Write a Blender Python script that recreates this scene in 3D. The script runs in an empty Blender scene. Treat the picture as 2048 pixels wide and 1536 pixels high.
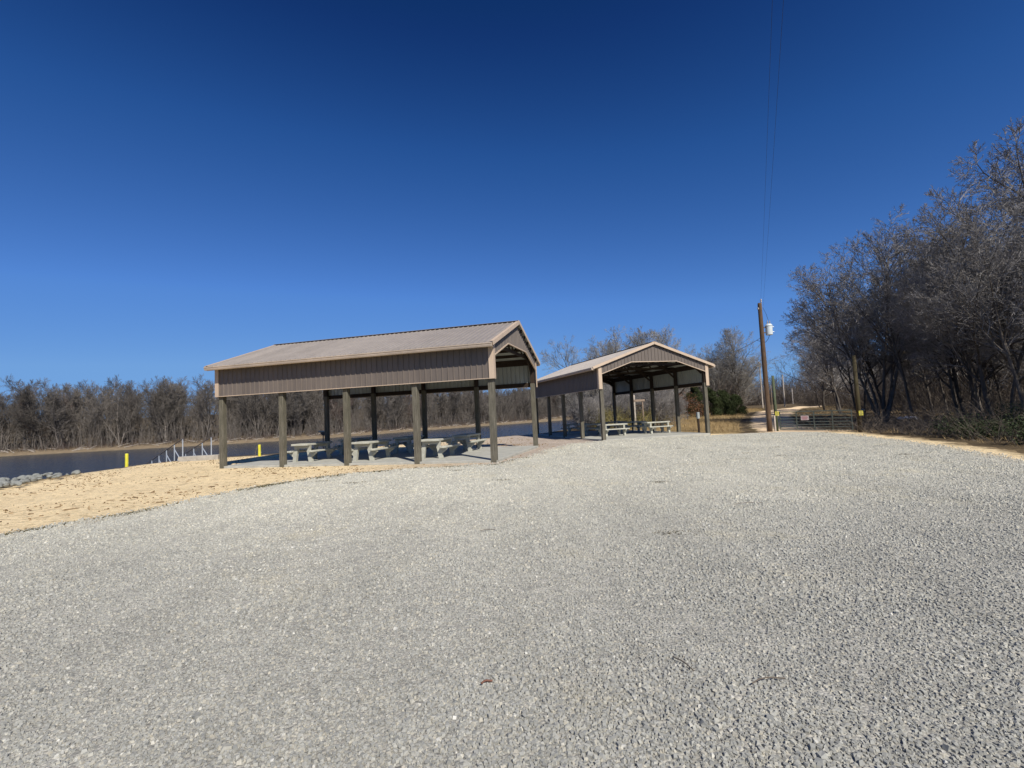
import bpy, math, random
import numpy as np
from mathutils import Vector, Matrix
random.seed(7); RNG = np.random.default_rng(11)
S = bpy.context.scene
COL = S.collection
R = math.radians
# ------------------------------------------------------------------ helpers
def tag(o, label=None, cat=None, group=None, kind=None):
    if label: o['label'] = label
    if cat: o['category'] = cat
    if group: o['group'] = group
    if kind: o['kind'] = kind
    return o
def empty(name, loc=(0, 0, 0), rz=0.0, **k):
    o = bpy.data.objects.new(name, None); COL.objects.link(o)
    o.location = loc; o.rotation_euler = (0, 0, rz); o.empty_display_size = .2
    return tag(o, **k)
def np_mesh(name, V, F, mats, parent=None, midx=None, smooth=False):
    """V (n,3); F list of arrays (m,k) of equal-sided faces"""
    me = bpy.data.meshes.new(name)
    V = np.asarray(V, dtype=np.float32)
    F = [np.asarray(f, dtype=np.int32) for f in (F if isinstance(F, list) else [F]) if len(f)]
    me.vertices.add(len(V)); me.vertices.foreach_set('co', V.ravel())
    tot = sum(f.shape[0] for f in F); loops = np.concatenate([f.ravel() for f in F])
    sizes = np.concatenate([np.full(f.shape[0], f.shape[1], dtype=np.int32) for f in F])
    me.loops.add(len(loops)); me.loops.foreach_set('vertex_index', loops)
    me.polygons.add(tot)
    me.polygons.foreach_set('loop_start', np.concatenate([[0], np.cumsum(sizes)[:-1]]).astype(np.int32))
    me.polygons.foreach_set('loop_total', sizes)
    if midx is not None: me.polygons.foreach_set('material_index', np.asarray(midx, dtype=np.int32))
    me.polygons.foreach_set('use_smooth', np.full(tot, smooth, dtype=bool))
    for m in (mats if isinstance(mats, (list, tuple)) else [mats]): me.materials.append(m)
    me.update(calc_edges=True); me.validate()
    o = bpy.data.objects.new(name, me); COL.objects.link(o)
    if parent: o.parent = parent
    return o
class MB:
    def __init__(s): s.v = []; s.f = []; s.m = []
    def add(s, vs, fs, m=0):
        b = len(s.v); s.v += [tuple(v) for v in vs]; s.f += [tuple(i + b for i in f) for f in fs]; s.m += [m] * len(fs)
    def box(s, c, d, rot=None, m=0, bev=0):
        x, y, z = d[0] / 2, d[1] / 2, d[2] / 2
        vs = [Vector((i * x, j * y, k * z)) for i in (-1, 1) for j in (-1, 1) for k in (-1, 1)]
        if rot is not None: vs = [rot @ v for v in vs]
        c = Vector(c)
        s.add([v + c for v in vs], [(0, 1, 3, 2), (4, 6, 7, 5), (0, 4, 5, 1), (2, 3, 7, 6), (0, 2, 6, 4), (1, 5, 7, 3)], m)
    def bar(s, a, b, w, h, m=0):
        a, b = Vector(a), Vector(b); d = b - a
        up = Vector((0, 0, 1)) if abs(d.normalized().z) < .99 else Vector((0, 1, 0))
        x = d.normalized(); y = up.cross(x).normalized(); z = x.cross(y)
        rot = Matrix((x, y, z)).transposed()
        s.box((a + b) / 2, (d.length, w, h), rot, m)
    def tube(s, a, b, r0, r1=None, n=8, m=0, caps=True):
        r1 = r0 if r1 is None else r1
        a, b = Vector(a), Vector(b); d = (b - a).normalized()
        up = Vector((0, 0, 1)) if abs(d.z) < .95 else Vector((1, 0, 0))
        x = up.cross(d).normalized(); y = d.cross(x)
        vs = []
        for p, r in ((a, r0), (b, r1)):
            for k in range(n):
                t = 2 * math.pi * k / n; vs.append(p + x * math.cos(t) * r + y * math.sin(t) * r)
        fs = [(k, (k + 1) % n, n + (k + 1) % n, n + k) for k in range(n)]
        if caps: fs += [tuple(range(n))[::-1], tuple(range(n, 2 * n))]
        s.add(vs, fs, m)
    def path(s, pts, r, n=6, m=0):
        for a, b in zip(pts, pts[1:]): s.tube(a, b, r, r, n, m)
    def lathe(s, prof, c=(0, 0, 0), n=16, m=0):
        vs = []; c = Vector(c)
        for r, z in prof:
            for k in range(n):
                t = 2 * math.pi * k / n; vs.append(c + Vector((r * math.cos(t), r * math.sin(t), z)))
        fs = []
        for i in range(len(prof) - 1):
            for k in range(n):
                fs.append((i * n + k, i * n + (k + 1) % n, (i + 1) * n + (k + 1) % n, (i + 1) * n + k))
        fs += [tuple(range(n))[::-1], tuple(range((len(prof) - 1) * n, len(prof) * n))]
        s.add(vs, fs, m)
    def prism(s, poly, y0, y1, m=0):
        """poly of (x,z) extruded along y"""
        n = len(poly)
        vs = [(x, y0, z) for x, z in poly] + [(x, y1, z) for x, z in poly]
        fs = [tuple(range(n))[::-1], tuple(range(n, 2 * n))] + [(k, (k + 1) % n, n + (k + 1) % n, n + k) for k in range(n)]
        s.add(vs, fs, m)
    def build(s, name, mats, parent=None, bevel=0, smooth=False):
        me = bpy.data.meshes.new(name); me.from_pydata(s.v, [], s.f)
        for m in (mats if isinstance(mats, (list, tuple)) else [mats]): me.materials.append(m)
        me.polygons.foreach_set('material_index', s.m)
        me.polygons.foreach_set('use_smooth', [smooth] * len(s.f))
        me.update(); me.validate()
        import bmesh
        b = bmesh.new(); b.from_mesh(me); bmesh.ops.recalc_face_normals(b, faces=b.faces[:])
        if bevel: bmesh.ops.bevel(b, geom=b.edges[:], offset=bevel, segments=1, affect='EDGES', clamp_overlap=True)
        b.to_mesh(me); b.free()
        o = bpy.data.objects.new(name, me); COL.objects.link(o)
        if parent: o.parent = parent
        return o
# ------------------------------------------------------------------ materials
def newmat(name, rough=.8, spec=.3):
    m = bpy.data.materials.new(name); m.use_nodes = True
    nt = m.node_tree; b = nt.nodes['Principled BSDF']
    b.inputs['Roughness'].default_value = rough; b.inputs['Specular IOR Level'].default_value = spec
    return m, nt, b
def N(nt, t, **k):
    n = nt.nodes.new(t)
    for a, v in k.items():
        if a in n.inputs: n.inputs[a].default_value = v
        else: setattr(n, a, v)
    return n
def ramp(nt, fac, stops, interp='LINEAR'):
    r = nt.nodes.new('ShaderNodeValToRGB'); e = r.color_ramp.elements; r.color_ramp.interpolation = interp
    while len(e) < len(stops): e.new(.5)
    for i, (p, c) in enumerate(stops): e[i].position = p; e[i].color = (*c, 1)
    nt.links.new(fac, r.inputs[0]); return r.outputs[0]
def mix(nt, fac, a, b, mode='MIX'):
    m = nt.nodes.new('ShaderNodeMix'); m.data_type = 'RGBA'; m.blend_type = mode
    for s, v in ((m.inputs['Factor'], fac), (m.inputs['A'], a), (m.inputs['B'], b)):
        if isinstance(v, (int, float)): s.default_value = v
        elif isinstance(v, tuple): s.default_value = (*v, 1)
        else: nt.links.new(v, s)
    return m.outputs['Result']
def math_(nt, op, a, b=None, clamp=False):
    m = nt.nodes.new('ShaderNodeMath'); m.operation = op; m.use_clamp = clamp
    for s, v in zip(m.inputs, (a, b)):
        if v is None: continue
        if isinstance(v, (int, float)): s.default_value = v
        else: nt.links.new(v, s)
    return m.outputs[0]
def coords(nt, scale=(1, 1, 1), which='Object', rot=(0, 0, 0)):
    tc = nt.nodes.new('ShaderNodeTexCoord'); mp = nt.nodes.new('ShaderNodeMapping')
    mp.inputs['Scale'].default_value = scale; mp.inputs['Rotation'].default_value = rot
    nt.links.new(tc.outputs[which], mp.inputs[0]); return mp.outputs[0]
def noise(nt, vec, scale, detail=4, rough=.6, out='Fac'):
    n = nt.nodes.new('ShaderNodeTexNoise'); n.inputs['Scale'].default_value = scale
    n.inputs['Detail'].default_value = detail; n.inputs['Roughness'].default_value = rough
    nt.links.new(vec, n.inputs['Vector']); return n.outputs[out]
def voro(nt, vec, scale, feature='F1', out='Color', rnd=1.0):
    n = nt.nodes.new('ShaderNodeTexVoronoi'); n.feature = feature; n.inputs['Scale'].default_value = scale
    n.inputs['Randomness'].default_value = rnd
    nt.links.new(vec, n.inputs['Vector']); return n.outputs[out]
def bump(nt, b, h, strength=.5, dist=.02):
    n = nt.nodes.new('ShaderNodeBump'); n.inputs['Strength'].default_value = strength; n.inputs['Distance'].default_value = dist
    nt.links.new(h, n.inputs['Height']); nt.links.new(n.outputs[0], b.inputs['Normal'])
def attr(nt, name):
    a = nt.nodes.new('ShaderNodeAttribute'); a.attribute_name = name; return a.outputs['Fac']
def simple(name, col, rough=.7, spec=.3, metal=0, var=.25, scale=3.0, stretch=(1, 1, 1), bmp=0):
    m, nt, b = newmat(name, rough, spec); b.inputs['Metallic'].default_value = metal
    v = coords(nt, stretch); n = noise(nt, v, scale, 5)
    c = ramp(nt, n, [(.25, tuple(x * (1 - var) for x in col)), (.75, tuple(min(1, x * (1 + var)) for x in col))])
    nt.links.new(c, b.inputs['Base Color'])
    if bmp: bump(nt, b, n, bmp, .01)
    return m
def brightness(nt, col, n_, lo, hi):
    r = ramp(nt, n_, [(.2, (lo,) * 3), (.8, (hi,) * 3)])
    return mix(nt, 1.0, col, r, 'MULTIPLY')

def m_gravel():
    m, nt, b = newmat('gravel_material', .9, .25)
    v = coords(nt)
    # distort cells a bit
    d = noise(nt, v, 30, 2, out='Color')
    vv = mix(nt, .012, v, d)
    c1 = voro(nt, vv, 42); sc = nt.nodes.new('ShaderNodeSeparateColor'); nt.links.new(c1, sc.inputs[0])
    base = ramp(nt, sc.outputs[0], [(0, (.27, .265, .23)), (.3, (.33, .322, .28)), (.7, (.375, .366, .318)), (.93, (.42, .408, .35)), (1, (.50, .48, .41))])
    tint = mix(nt, math_(nt, 'MULTIPLY', sc.outputs[1], .35), base, (.40, .36, .29))
    # coarse scale clusters that still read far away
    c2 = voro(nt, v, 13); s2 = nt.nodes.new('ShaderNodeSeparateColor'); nt.links.new(c2, s2.inputs[0])
    col = brightness(nt, tint, s2.outputs[0], .86, 1.12)
    e1 = voro(nt, vv, 42, 'DISTANCE_TO_EDGE', 'Distance')
    gap = ramp(nt, e1, [(0, (.62,) * 3), (.09, (1,) * 3)])
    col = mix(nt, 1.0, col, gap, 'MULTIPLY')
    # medium patches, wheel tracks running towards the gate
    n1 = noise(nt, v, .35, 5, .65); col = brightness(nt, col, n1, .91, 1.08)
    n0 = noise(nt, v, 2.2, 4, .7); col = brightness(nt, col, n0, .92, 1.08)
    vt = coords(nt, (1, .12, 1), rot=(0, 0, R(28))); n2 = noise(nt, vt, .9, 4, .6); col = brightness(nt, col, n2, .90, 1.09)
    # yellowish dusty patches
    n3 = noise(nt, v, .5, 6, .7); f3 = math_(nt, 'MULTIPLY', math_(nt, 'SUBTRACT', n3, .55, True), 3.0, True)
    col = mix(nt, f3, col, mix(nt, .35, col, (.50, .45, .32)))
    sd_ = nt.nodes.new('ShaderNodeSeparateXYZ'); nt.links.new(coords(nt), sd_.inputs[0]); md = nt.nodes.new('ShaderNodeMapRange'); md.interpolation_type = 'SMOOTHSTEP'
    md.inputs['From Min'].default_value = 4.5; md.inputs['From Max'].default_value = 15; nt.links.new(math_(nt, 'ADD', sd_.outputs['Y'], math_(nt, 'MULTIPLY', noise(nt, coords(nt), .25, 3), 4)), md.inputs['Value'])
    col = mix(nt, math_(nt, 'MULTIPLY', md.outputs[0], 1.0), col, mix(nt, 1.0, col, (1.42, 1.40, 1.34), 'MULTIPLY'))  # farther gravel lightened: grazing light and lens falloff put into albedo, plus dusty fines
    # dark sparse weeds and debris specks
    n4 = noise(nt, coords(nt, (1, 1, 1)), 5.5, 6, .75); f4 = ramp(nt, n4, [(.64, (0,) * 3), (.70, (1,) * 3)])
    n5 = noise(nt, v, .6, 3); f5 = ramp(nt, n5, [(.52, (0,) * 3), (.62, (1,) * 3)])
    col = mix(nt, mix(nt, 1, f4, f5, 'MULTIPLY'), col, (.11, .095, .06))
    # sand worked in along the edge of the lot
    ed = attr(nt, 'edge'); ne = noise(nt, v, 3.0, 6, .7)
    fe = math_(nt, 'SUBTRACT', math_(nt, 'MULTIPLY', ne, 2.2), math_(nt, 'MULTIPLY', ed, 1.6))
    fe = ramp(nt, fe, [(.35, (0,) * 3), (.95, (.75,) * 3)])
    col = mix(nt, fe, col, (.50, .42, .28))
    nt.links.new(col, b.inputs['Base Color'])
    h = mix(nt, .35, voro(nt, vv, 42, 'F1', 'Distance'), noise(nt, v, 22, 4))
    h = math_(nt, 'ADD', math_(nt, 'MULTIPLY', math_(nt, 'SUBTRACT', 1, h), .6), math_(nt, 'MULTIPLY', noise(nt, v, 7, 3), .5))
    bump(nt, b, h, .8, .03)
    return m
def m_stone():
    m, nt, b = newmat('loose_stone_material', .88, .25)
    g = nt.nodes.new('ShaderNodeNewGeometry')
    c = ramp(nt, g.outputs['Random Per Island'], [(0, (.25, .247, .219)), (.3, (.305, .301, .265)), (.6, (.345, .339, .298)), (.85, (.39, .38, .325)), (.97, (.43, .40, .32)), (1, (.56, .545, .48))])
    v = coords(nt); c = brightness(nt, c, noise(nt, v, 60, 3), .82, 1.12)
    c = brightness(nt, c, noise(nt, v, .35, 5, .65), .91, 1.08); c = brightness(nt, c, noise(nt, v, 2.2, 4, .7), .92, 1.08)
    c = brightness(nt, c, noise(nt, coords(nt, (1, .12, 1), rot=(0, 0, R(28))), .9, 4, .6), .90, 1.09)
    n3 = noise(nt, v, .5, 6, .7); c = mix(nt, math_(nt, 'MULTIPLY', math_(nt, 'SUBTRACT', n3, .55, True), 2.5, True), c, (.36, .32, .22))
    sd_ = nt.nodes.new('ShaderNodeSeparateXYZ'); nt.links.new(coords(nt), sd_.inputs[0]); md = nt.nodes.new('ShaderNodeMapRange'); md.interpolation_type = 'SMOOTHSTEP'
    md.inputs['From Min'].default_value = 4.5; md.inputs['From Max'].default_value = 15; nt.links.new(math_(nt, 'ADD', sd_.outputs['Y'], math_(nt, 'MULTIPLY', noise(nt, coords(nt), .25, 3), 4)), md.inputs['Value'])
    c = mix(nt, math_(nt, 'MULTIPLY', md.outputs[0], 1.0), c, mix(nt, 1.0, c, (1.42, 1.40, 1.34), 'MULTIPLY'))  # same distance lift on the stones: grazing-light brightening painted in, besides dust
    nt.links.new(c, b.inputs['Base Color']); return m
def m_sand():
    m, nt, b = newmat('sand_material', .95, .1)
    v = coords(nt); vs = coords(nt, (1, 1.6, 1))
    n = noise(nt, v, 9, 6, .75)
    c = ramp(nt, n, [(.3, (.68, .515, .285)), (.5, (.82, .645, .375)), (.7, (.90, .745, .48))])
    # pinker, paler away from the beach
    sx = nt.nodes.new('ShaderNodeSeparateXYZ'); nt.links.new(v, sx.inputs[0])
    px = nt.nodes.new('ShaderNodeMapRange'); px.inputs['From Min'].default_value = -7; px.inputs['From Max'].default_value = 0; nt.links.new(sx.outputs['X'], px.inputs['Value'])
    pe = nt.nodes.new('ShaderNodeMapRange'); pe.inputs['From Min'].default_value = 12; pe.inputs['From Max'].default_value = 9; nt.links.new(sx.outputs['X'], pe.inputs['Value'])
    c = mix(nt, math_(nt, 'MULTIPLY', px.outputs[0], pe.outputs[0]), c, ramp(nt, n, [(.3, (.33, .27, .21)), (.7, (.58, .49, .40))]))
    big = noise(nt, v, .4, 4); c = brightness(nt, c, big, .84, 1.10)
    # scattered debris: leaf bits and pebbles, denser by the crest
    dn = noise(nt, vs, 4.2, 7, .8)
    f = ramp(nt, dn, [(.535, (0,) * 3), (.59, (1,) * 3)])
    c = mix(nt, math_(nt, 'MULTIPLY', f, .75), c, (.25, .17, .09))
    vr = voro(nt, v, 38); s = nt.nodes.new('ShaderNodeSeparateColor'); nt.links.new(vr, s.inputs[0])
    c = brightness(nt, c, s.outputs[0], .82, 1.12)
    ed = attr(nt, 'edge'); fe = ramp(nt, math_(nt, 'SUBTRACT', math_(nt, 'MULTIPLY', noise(nt, v, 2.5, 6, .75), 2.4), ed), [(.45, (0,) * 3), (1, (.9,) * 3)])
    c = mix(nt, fe, c, (.17, .125, .07))
    nt.links.new(c, b.inputs['Base Color'])
    bump(nt, b, math_(nt, 'ADD', n, math_(nt, 'MULTIPLY', dn, 1.0)), .7, .05); return m
def m_road():
    m, nt, b = newmat('dirt_road_material', .95, .1)
    v = coords(nt); n = noise(nt, v, 3, 6, .7)
    c = ramp(nt, n, [(.3, (.56, .41, .24)), (.5, (.72, .54, .34)), (.7, (.82, .65, .43))])
    ed = attr(nt, 'edge'); fe = ramp(nt, math_(nt, 'SUBTRACT', math_(nt, 'MULTIPLY', noise(nt, v, 1.6, 6, .75), 1.8), ed), [(.3, (0,) * 3), (.75, (1,) * 3)])
    c = mix(nt, fe, c, (.13, .10, .05))
    nt.links.new(c, b.inputs['Base Color']); bump(nt, b, n, .5, .04); return m
def m_terrain():
    m, nt, b = newmat('leaf_litter_material', .95, .1)
    v = coords(nt); n = noise(nt, v, 1.5, 8, .75); n2 = noise(nt, v, .12, 4)
    c = ramp(nt, n, [(.3, (.05, .038, .022)), (.5, (.11, .08, .045)), (.68, (.19, .14, .075)), (.8, (.10, .11, .04))])
    c = brightness(nt, c, n2, .8, 1.25)
    sx = nt.nodes.new('ShaderNodeSeparateXYZ'); nt.links.new(v, sx.inputs[0])
    zz = math_(nt, 'ADD', sx.outputs['Z'], math_(nt, 'MULTIPLY', noise(nt, v, .5, 4), 1.0))
    mr = nt.nodes.new('ShaderNodeMapRange'); mr.inputs['From Min'].default_value = -2.0; mr.inputs['From Max'].default_value = -1.5
    nt.links.new(zz, mr.inputs['Value'])
    mud = ramp(nt, noise(nt, v, .7, 6, .7), [(.3, (.15, .112, .07)), (.7, (.27, .21, .135))])
    c = mix(nt, mr.outputs[0], mud, c)
    nt.links.new(c, b.inputs['Base Color']); bump(nt, b, n, .8, .1); return m
def m_field():
    m, nt, b = newmat('dry_turf_material', .95, .1)
    v = coords(nt); n = noise(nt, v, 1.8, 7, .75)
    c = ramp(nt, n, [(.3, (.12, .11, .035)), (.45, (.24, .17, .08)), (.7, (.38, .28, .14))])
    c = brightness(nt, c, noise(nt, v, .15, 3), .8, 1.15)
    nt.links.new(c, b.inputs['Base Color']); bump(nt, b, n, .8, .08); return m
def m_water():
    m, nt, b = newmat('lake_water_material', .12, .5)
    b.inputs['Base Color'].default_value = (.012, .028, .045, 1)
    v = coords(nt, (1, 1.8, 1), rot=(0, 0, R(-20))); h = math_(nt, 'ADD', noise(nt, v, 1.6, 5, .65), math_(nt, 'MULTIPLY', noise(nt, v, .3, 3), 1.5))
    bump(nt, b, h, 1.0, .25); return m
def m_bark(name, dark, light, tw=False):
    m, nt, b = newmat(name, .9, .15)
    v = coords(nt, (1, 1, .25)); n = noise(nt, v, 4 if not tw else 1.2, 5, .7)
    c = ramp(nt, n, [(.3, dark), (.7, light)])
    oi = nt.nodes.new('ShaderNodeObjectInfo'); c = brightness(nt, c, oi.outputs['Random'], .8, 1.2)
    nt.links.new(c, b.inputs['Base Color'])
    if not tw: bump(nt, b, n, .8, .03)
    return m
def m_wood(name, dark, light, green=(.16, .17, .10)):
    m, nt, b = newmat(name, .85, .2)
    v = coords(nt, (1, 1, .06)); n = noise(nt, v, 28, 5, .7); n2 = noise(nt, coords(nt, (1, 1, .5)), 2.5, 4)
    c = ramp(nt, n, [(.3, dark), (.55, tuple((a + b_) / 2 for a, b_ in zip(dark, light))), (.75, light)])
    oi = nt.nodes.new('ShaderNodeObjectInfo')
    n2b = math_(nt, 'ADD', n2, math_(nt, 'MULTIPLY', math_(nt, 'SUBTRACT', oi.outputs['Random'], .5), .25))
    c = mix(nt, ramp(nt, n2b, [(.42, (0,) * 3), (.66, (.8,) * 3)]), c, mix(nt, .5, c, green))
    k = voro(nt, coords(nt, (1, 1, .45)), 3.2, 'F1', 'Distance'); c = mix(nt, ramp(nt, k, [(.05, (.8,) * 3), (.11, (0,) * 3)]), c, (.07, .05, .03))
    c = brightness(nt, c, noise(nt, coords(nt, (1, 1, .3)), 7, 6, .8), .62, 1.3)
    ck = noise(nt, coords(nt, (1, 1, .035)), 45, 3, .8); c = mix(nt, ramp(nt, ck, [(.60, (0,) * 3), (.68, (.75,) * 3)]), c, (.03, .025, .02))
    nt.links.new(c, b.inputs['Base Color']); bump(nt, b, n, .6, .01); return m
def m_concrete(name, col, stain=.25, sc=2.0):
    m, nt, b = newmat(name, .85, .25)
    v = coords(nt); n = noise(nt, v, sc, 7, .7); n2 = noise(nt, v, 40, 3)
    c = ramp(nt, n, [(.3, tuple(x * (1 - stain) for x in col)), (.7, tuple(x * (1 + stain * .6) for x in col))])
    c = brightness(nt, c, n2, .93, 1.06); nt.links.new(c, b.inputs['Base Color']); bump(nt, b, n2, .25, .005); return m
def m_metal_sheet(name, col, rough=.45, dirt=.12):
    m, nt, b = newmat(name, rough, .45)
    v = coords(nt, (1, 1, .3)); n = noise(nt, v, 1.8, 6, .7)
    c = ramp(nt, n, [(.3, tuple(x * (1 - dirt) for x in col)), (.7, tuple(x * (1 + dirt) for x in col))])
    sx = nt.nodes.new('ShaderNodeSeparateXYZ'); nt.links.new(coords(nt), sx.inputs[0]); w_ = nt.nodes.new('ShaderNodeTexWhiteNoise'); w_.noise_dimensions = '1D'
    nt.links.new(math_(nt, 'FLOOR', math_(nt, 'DIVIDE', sx.outputs['X'], .9144)), w_.inputs['W']); c = brightness(nt, c, w_.outputs['Value'], .94, 1.06)
    st = noise(nt, coords(nt, (6, 6, .4)), 2.0, 5, .75); c = brightness(nt, c, st, .90, 1.05)
    nt.links.new(c, b.inputs['Base Color']); nt.links.new(math_(nt, 'ADD', math_(nt, 'MULTIPLY', st, .3), rough - .12), b.inputs['Roughness']); return m

M = dict(
    gravel=m_gravel(), stone=m_stone(), sand=m_sand(), road=m_road(), terrain=m_terrain(), field=m_field(), water=m_water(),
    bark=m_bark('bark_material', (.040, .033, .026), (.16, .138, .115)), twig=m_bark('twig_material', (.145, .133, .120), (.34, .318, .293), True), ptwig=m_bark('pale_twig_material', (.15, .14, .12), (.33, .31, .27), True),
    fbark=m_bark('far_bark_material', (.10, .085, .07), (.24, .21, .18)), ftwig=m_bark('far_twig_material', (.075, .066, .056), (.185, .163, .138), True),
    rtwig=m_bark('reddish_twig_material', (.085, .060, .050), (.16, .12, .10), True),
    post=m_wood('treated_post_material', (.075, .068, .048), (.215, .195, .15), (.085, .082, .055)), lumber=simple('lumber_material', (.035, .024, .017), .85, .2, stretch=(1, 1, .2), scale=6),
    pole=m_wood('pole_material', (.07, .042, .024), (.185, .12, .075), (.09, .06, .035)), oldpost=m_wood('old_post_material', (.04, .032, .018), (.12, .08, .045), (.05, .055, .02)), greypole=simple('weathered_pole_material', (.42, .37, .31), .9, .1),
    slab=m_concrete('slab_concrete_material', (.40, .39, .335)), table=m_concrete('table_concrete_material', (.43, .42, .345), .25, 5),
    abut=m_concrete('old_concrete_material', (.36, .33, .28), .3, 4),
    brown=m_metal_sheet('brown_steel_material', (.140, .115, .094)), white=m_metal_sheet('pale_steel_material', (.33, .345, .31), .5),
    roof=m_metal_sheet('roof_steel_material', (.285, .25, .215), .42), tan=m_metal_sheet('tan_trim_material', (.50, .385, .275), .5, .08),
    gutter=m_metal_sheet('gutter_material', (.42, .34, .26), .4),
    yellow=simple('yellow_paint_material', (.66, .60, .05), .5, .4, var=.2), galv=simple('galvanised_steel_material', (.40, .43, .46), .45, .5, .3, .15),
    rust=simple('rusty_steel_material', (.10, .085, .08), .7, .3), cable=simple('cable_material', (.02, .02, .022), .6),
    steel=simple('steel_cable_material', (.35, .34, .33), .5), trans=simple('transformer_paint_material', (.55, .60, .60), .45, .4, var=.08),
    porcelain=simple('porcelain_material', (.30, .27, .25), .3, .5), greenpost=m_wood('mossy_post_material', (.05, .065, .035), (.12, .14, .085)),
    gate=simple('gate_paint_material', (.10, .12, .10), .5, .4), signy=simple('yellow_sign_material', (.50, .45, .06), .5, var=.1),
    signw=simple('pale_sign_material', (.72, .62, .60), .5, var=.06), ink=simple('sign_ink_material', (.10, .07, .06), .6), redink=simple('red_ink_material', (.5, .08, .07), .6),
    rock=m_concrete('riprap_material', (.235, .24, .215), .45, 9), rack=simple('weathered_board_material', (.26, .20, .15), .9, .1, stretch=(1, 1, .3)),
    cedar=simple('cedar_foliage_material', (.040, .052, .018), .8, .2, var=.5, scale=2), redleaf=simple('dead_oak_leaf_material', (.15, .070, .038), .8, .2, var=.4, scale=2),
    bushleaf=simple('undergrowth_leaf_material', (.035, .050, .015), .7, .3, var=.55, scale=1.5), drygrass=simple('dry_grass_material', (.34, .245, .12), .9, .1, var=.45, scale=1.2),
    olive=simple('olive_brush_material', (.26, .22, .075), .9, .1, var=.45, scale=.6), stick=simple('dead_stick_material', (.14, .115, .09), .9, .1, var=.4, scale=2),
    box=simple('electric_box_material', (.28, .30, .29), .5, .4), whitebag=simple('white_debris_material', (.7, .7, .7), .6), twigstick=simple('brown_stick_material', (.15, .07, .045), .8),
)
# ------------------------------------------------------------------ terrain
LAKE = np.array([(-95, -160), (-52, -40), (-27, -2), (-23.2, 9), (-25, 20), (-25.8, 27), (-22.5, 34), (-14, 38.5), (-6, 42.5), (-2, 47), (1, 54), (4.5, 64), (9, 85), (15, 110), (26, 170), (42, 240), (58, 320), (70, 420),
                 (60, 420), (42, 330), (10, 280), (-16, 248), (-39, 215), (-64, 171), (-92, 155), (-149, 141), (-260, 112), (-520, 60), (-700, -160)], float)
def sdf(P, poly):
    """positive inside"""
    P = np.asarray(P, float); a = poly; b = np.roll(poly, -1, 0)
    best = np.full(len(P), 1e9); inside = np.zeros(len(P), bool)
    for p, q in zip(a, b):
        d = q - p; w = P - p; t = np.clip((w @ d) / (d @ d), 0, 1)
        best = np.minimum(best, np.hypot(*(w - t[:, None] * d).T))
        c = ((p[1] > P[:, 1]) != (q[1] > P[:, 1]))
        with np.errstate(divide='ignore', invalid='ignore'):
            xi = (q[0] - p[0]) * (P[:, 1] - p[1]) / (q[1] - p[1] if q[1] != p[1] else 1e-9) + p[0]
        inside ^= c & (P[:, 0] < xi)
    return np.where(inside, best, -best)
def sm(t): t = np.clip(t, 0, 1); return t * t * (3 - 2 * t)
def wav(x, y, s, k=0):
    return (np.sin(x * s + 1.3 * k + 1.7 * np.sin(y * s * .7 + k)) + np.sin(y * s * 1.13 + 2.1 * k + 1.3 * np.sin(x * s * .83 - k))) / 2
def lotz(x, y):
    x = np.asarray(x, float); y = np.asarray(y, float)
    return -.003 * np.clip(y, -40, 35) - .012 * np.clip(x, 0, 20) + .72 * sm((y - 38) / 65) + .004 * np.clip(y - 103, 0, 400)
WZ = -3.5
def ground(x, y):
    x = np.asarray(x, float); y = np.asarray(y, float); sh = x.shape
    d = -sdf(np.c_[x.ravel(), y.ravel()], LAKE).reshape(sh)
    z = lotz(x, y) - .06
    wild = sm((x - 24 + .12 * (y - 30)) / 6) * sm((y + 10) / 20)
    z = z + .16 * wav(x, y, .31, 2) * sm((np.abs(x - 8) - 24) / 12) * (y > 10) + .1 * wild * wav(x, y, .8, 5)
    far = sm((y - (100 + .25 * x)) / 40) * (x < 30 + .16 * y)
    faz = WZ + 1.35 * sm(d / 9) + 2.6 * sm((d - 9) / 24) + 9 * sm((d - 25) / 110) + 3 * wav(x, y, .03, 1) * sm((d - 30) / 60)
    left = sm((-x - 60) / 30); far = np.maximum(far, left * (y > 30))
    near = WZ + (z - WZ) * sm(d / 5.6) ** .9
    z = near * (1 - far) + faz * far
    hill = 22 * np.exp(-(((x - 90) / 130) ** 2 + ((y - 520) / 120) ** 2)); z = z + hill * (d > 0)
    return np.where(d > 0, z, WZ - 1.2 * sm(-d / 4))
def axis(lo, hi, segs):
    out = [lo]
    while out[-1] < hi:
        v = out[-1]; st = next((s for a, b, s in segs if a <= v < b), 40); out.append(v + st)
    return np.array(out)
def terrain():
    xs = axis(-1600, 1600, [(-1600, -300, 60), (-300, -70, 6), (-70, -30, 2.0), (-30, 45, .75), (45, 120, 3), (120, 300, 12), (300, 1600, 80)])
    ys = axis(-300, 2200, [(-300, -20, 20), (-20, 60, .75), (60, 120, 2), (120, 330, 4), (330, 700, 20), (700, 2200, 100)])
    X, Y = np.meshgrid(xs, ys); Z = ground(X, Y); n, m_ = X.shape
    i = np.arange(n * m_).reshape(n, m_)
    F = np.stack([i[:-1, :-1], i[:-1, 1:], i[1:, 1:], i[1:, :-1]], -1).reshape(-1, 4)
    o = np_mesh('ground', np.c_[X.ravel(), Y.ravel(), Z.ravel()], F, M['terrain'], smooth=True)
    tag(o, kind='structure'); return o
terrain()
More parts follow.
